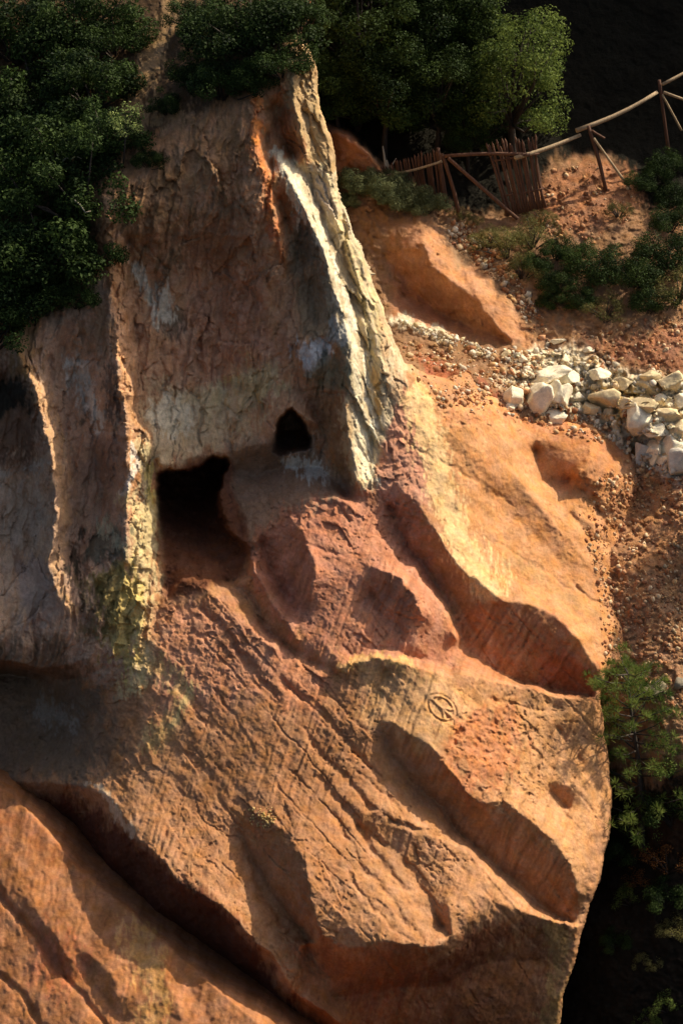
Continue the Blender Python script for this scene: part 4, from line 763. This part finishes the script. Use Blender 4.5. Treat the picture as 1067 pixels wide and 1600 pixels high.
pole('rail', pt(694, 244, HF + 42), pt(828, 242, HF + 36), .045, .045, M_PALE, t); pole('rail', pt(804, 247, HF + 40), pt(906, 211, HF - 20), .055, .045, M_RAIL, t)
h2p = float(G0(945, 296)); pole('post', pt(946, 298, h2p), pt(918, 196, h2p + 34), .05, .042, M_PALE, t); pole('brace', pt(984, 296, float(G0(984, 296))), pt(927, 216, h2p + 30), .035, .03, M_RAIL, t); pole('stub', pt(944, 216, h2p + 24), pt(924, 204, h2p + 33), .03, .028, M_PALE, t)
h3p = h2p - 50; pole('rail', pt(900, 204, h2p + 38), pt(1026, 144, h3p + 34), .06, .045, M_RAIL, t)
pole('post', pt(1044, 236, h3p - 10), pt(1029, 125, h3p + 32), .045, .04, M_PALE, t); pole('brace', pt(1064, 204, h3p - 8), pt(1034, 148, h3p + 26), .03, .028, M_RAIL, t)
pole('rail', pt(1034, 132, h3p + 34), pt(1110, 90, h3p - 10), .04, .038, M_RAIL, t); pole('rail', pt(1036, 144, h3p + 30), pt(1110, 172, h3p + 10), .035, .032, M_RAIL, t)
t = empty('dead_stump', pt(602, 274, -560), 'bare broken branches sticking up beside the small orange mound', 'dead branches')
v, f = join([tube([pt(603, 282, -556), pt(602, 258, -548), pt(598, 228, -540)], [.05, .04, .015], 6, .1), tube([pt(600, 276, -556), pt(607, 262, -550), pt(604, 250, -546)], [.04, .03, .02], 6, .1), tube([pt(604, 280, -556), pt(612, 258, -550), pt(619, 247, -548)], [.03, .02, .008], 6, .1)])
poly_obj('branch', v - np.array(t.location), f, M_PALE_BARK, t)
for i, (pp, lab) in enumerate([([(98, 254), (104, 246), (112, 249), (120, 244), (128, 248)], 'bare pale twig poking out of the left thicket'), ([(116, 312), (126, 320), (134, 332), (142, 330)], 'bare forked twig near the lit left flange')]):
    hh = float(G1(pp[0][0], pp[0][1] + 30)) + 75; t = empty('bare_twig', pt(*pp[0], hh), lab, 'twig'); v, f = tube([pt(a, b, hh + 4 * k) for k, (a, b) in enumerate(pp)], [.02, .018, .015, .012, .006][:len(pp)], 5, .1); poly_obj('stick', v - np.array(t.location), f, M_PALE_BARK, t)

# ------------------------------------------------------------------ boulders and rubble
import bmesh
bm = bmesh.new(); bmesh.ops.create_icosphere(bm, subdivisions=4, radius=1); bm.verts.ensure_lookup_table()
ICO = np.array([v.co[:] for v in bm.verts]); ICOF = np.array([[v.index for v in f.verts] for f in bm.faces]); bm.free()
bm = bmesh.new(); bmesh.ops.create_icosphere(bm, subdivisions=1, radius=1); ICS = np.array([v.co[:] for v in bm.verts]); ICSF = np.array([[v.index for v in f.verts] for f in bm.faces]); bm.free()
def rock_shape(base, rng, facets=14, rough=.10):
    v = base.copy()
    for _ in range(facets):
        n = rng.normal(size=3); n /= np.linalg.norm(n); d = rng.uniform(.42, .85); k = v @ n - d; v -= np.where(k > 0, k, 0)[:, None] * n * .98
    o = rng.uniform(0, 100, 3); nz = fbm(v[:, 0] * 2.2 + o[0], v[:, 1] * 2.2 + v[:, 2] * 1.7 + o[1], 4, .55) + .5 * fbm(v[:, 2] * 5 + o[2], v[:, 0] * 5 - v[:, 1] * 4, 3)
    return v * (1 + rough * nz)[:, None]
M_CHALK = mat_rock('chalk boulder', .5, .04); M_STONE = mat_rock('loose stone', .4, .02)
W_, Y_, K_ = lin(236, 222, 192), lin(216, 194, 152), lin(206, 196, 178)
BO = [(800, 620, 23, 21, W_, 'long white boulder at the left end of the chalky band'), (837, 622, 17, 29, W_, 'tall pointed white boulder standing in the chalky band'), (864, 616, 16, 17, W_, 'white boulder right of the tall pointed one'), (879, 620, 15, 17, W_, 'rounded white boulder second right of the tall pointed one'),
      (871, 651, 18, 12, W_, 'white boulder alone on the orange slope edge below the tall one'), (858, 585, 28, 13, W_, 'long white boulder on the upper left of the chalky band'), (888, 590, 22, 14, W_, 'white boulder in the upper middle of the chalky band'), (919, 604, 18, 10, Y_, 'flat yellowish boulder in the middle of the chalky band'),
      (950, 623, 25, 18, Y_, 'large rounded yellow boulder in the middle of the band'), (976, 634, 14, 12, Y_, 'yellow boulder just right of the large rounded one'), (920, 641, 13, 10, Y_, 'small yellow boulder below left of the large rounded one'), (950, 648, 10, 9, Y_, 'small yellowish boulder under the large rounded one'),
      (997, 657, 20, 25, W_, 'upright pale boulder with flat top on the right'), (1004, 632, 22, 12, Y_, 'yellowish boulder above the upright flat-topped one'), (1038, 648, 25, 16, Y_, 'broad yellowish boulder right of the upright one'), (1063, 626, 14, 10, W_, 'pale boulder on the right edge at the top of the heap'), (1063, 672, 14, 20, Y_, 'tan boulder on the right edge below the pale one'),
      (1028, 674, 17, 12, W_, 'white boulder in the gap under the broad yellowish one'), (1048, 695, 23, 14, W_, 'slanting white slab low on the right edge'), (1003, 709, 16, 22, K_, 'grey white boulder low in the heap, left of two'), (1021, 709, 12, 20, W_, 'narrow white boulder low in the heap, right of the grey one'), (988, 696, 14, 14, K_, 'grey boulder at the lower left tip of the heap'),
      (1056, 728, 18, 20, K_, 'lowest grey white boulder on the right edge'), (1014, 591, 18, 10, Y_, 'yellowish boulder on the upper right of the band'), (1048, 595, 20, 12, Y_, 'yellowish boulder near the right edge, top of the band'), (1011, 606, 20, 12, Y_, 'tan boulder below the upper right yellowish one'), (817, 562, 9, 7, W_, 'small white stone under the toe of the orange mound'),
      (792, 553, 8, 6, Y_, 'small tan stone at the toe of the orange mound'), (872, 533, 10, 5, W_, 'flat white stone above the chalky band in the shade'), (798, 636, 8, 7, W_, 'small white stone below the long left boulder'), (920, 548, 10, 5, W_, 'flat pale stone at the upper edge of the band'), (1028, 1074, 15, 9, lin(150, 138, 112), 'flat grey rock lying right of the pine top'), (1060, 1068, 11, 7, lin(140, 128, 108), 'flat grey rock on the right edge beside the pine top'),
      (936, 585, 16, 11, W_, 'white boulder on the upper band above the large yellow one'), (970, 598, 15, 10, Y_, 'tan boulder between the large yellow one and the upper edge'), (900, 622, 12, 10, W_, 'white boulder between the rounded white and the large yellow one'), (1030, 626, 13, 10, W_, 'white boulder above the broad yellowish one'), (1040, 720, 13, 12, W_, 'white boulder tucked above the lowest grey one')]
for i, (u, v, ru, rv, c, lab) in enumerate(BO):
    rng = np.random.default_rng(100 + i); sh = rock_shape(ICO, rng, 18, .13); k = (D0 + 4.0) / F
    sh = sh * np.array([ru * k * 1.48, max(ru, rv) * k * 1.15, rv * k * 1.42]); hh = float(G0(u, v + rv * .6)) - rv * .3
    col = np.clip(c * (1 + .12 * fbm(sh[:, 0] * 6 + i, sh[:, 2] * 6, 3))[:, None], 0, .85)
    o = mesh_obj('boulder', sh, ICOF, M_CHALK, None, {'Col': col}); o.location = P3(u, v, hh); o.rotation_euler = (rng.uniform(-.2, .2), rng.uniform(-.2, .2), rng.uniform(-.5, .5))
    tag(o, lab, 'boulder', 'chalky boulders in the gully' if i < 31 or i > 32 else 'flat rocks by the pine')
def scatter(name, label, cat, regions, smin, smax, seed, mat, cols, both=False):
    rng = np.random.default_rng(seed); VV, FF, CC, o = [], [], [], 0
    shapes = [rock_shape(ICS, rng, 9, .3) for _ in range(12)]
    for poly, n in regions:
        x = [p_[0] for p_ in poly]; y = [p_[1] for p_ in poly]; k = 0
        uu = rng.uniform(min(x), max(x), n * 4); vv = rng.uniform(min(y), max(y), n * 4); ok = inside(poly, uu, vv); uu, vv = uu[ok][:n], vv[ok][:n]
        dens = fbm(uu / 30, vv / 22, 3); ok = dens > rng.uniform(-.6, .25, len(uu)); uu, vv = uu[ok], vv[ok]
        hh = G0(uu, vv)
        if both: hh = np.maximum(hh, G1(uu, vv))
        pos = P3(uu, vv, hh)
        for p_, in zip(pos):
            s = smin * (smax / smin) ** (rng.random() ** 2.6); a = rng.normal(size=(3, 3)); qq, _ = np.linalg.qr(a)
            v = (shapes[rng.integers(12)] * rng.uniform(.6, 1.2, 3)) @ qq * s + p_ + [0, 0, s * .25]
            VV.append(v); FF.append(ICSF + o); o += len(v); CC.append(np.repeat((cols[rng.integers(len(cols))] * rng.uniform(.7, 1.2))[None], len(v), 0))
    ob = mesh_obj(name, np.concatenate(VV), np.concatenate(FF), mat, None, {'Col': np.clip(np.concatenate(CC), 0, .85)}, smooth=False)
    return tag(ob, label, cat, kind='stuff')
ER = [lin(180, 132, 92), lin(166, 114, 78), lin(200, 160, 112), lin(206, 178, 140), lin(150, 104, 74)]
scatter('rubble', 'loose tan rubble strewn over the gully above the orange slope', 'rubble', [([(620, 535), (720, 545), (800, 545), (850, 560), (860, 650), (760, 630), (690, 640), (650, 590)], 1800), ([(690, 340), (740, 350), (800, 420), (850, 500), (860, 545), (830, 520), (780, 440), (715, 400)], 1500), ([(700, 600), (900, 640), (960, 690), (900, 690), (800, 650), (720, 640)], 500), ([(860, 560), (1067, 580), (1080, 760), (990, 740), (900, 660)], 600)], .018, .12, 5, M_STONE, ER + [lin(220, 204, 176)], True)
scatter('chalk_rubble', 'broken white chalk chips filling the pale band between boulders', 'chalk rubble', [([(780, 600), (840, 545), (920, 545), (1000, 575), (1080, 590), (1080, 760), (1010, 735), (940, 670), (850, 650)], 1300), ([(620, 500), (700, 520), (760, 545), (840, 550), (800, 570), (700, 545)], 500)], .02, .11, 16, M_CHALK, [W_, Y_, W_ * .9, K_], True)
scatter('gravel', 'brown gravel covering the gully floor beside the pine', 'gravel', [([(985, 740), (1080, 740), (1080, 1110), (940, 1090), (940, 1000), (930, 900), (900, 800), (940, 740)], 4200), ([(840, 270), (930, 255), (1000, 280), (990, 340), (900, 400), (830, 350)], 700), ([(900, 520), (1067, 490), (1080, 580), (950, 570)], 400)], .015, .09, 6, M_STONE, ER, True)
scatter('pebbles', 'heap of small pale pebbles on the ledge above the shaded scoop', 'pebbles', [([(388, 1262), (425, 1262), (434, 1285), (415, 1296), (392, 1290)], 110)], .025, .06, 8, M_STONE, [lin(200, 170, 110), lin(180, 150, 100)], True)
print('done', round(time.time() - T0, 1))
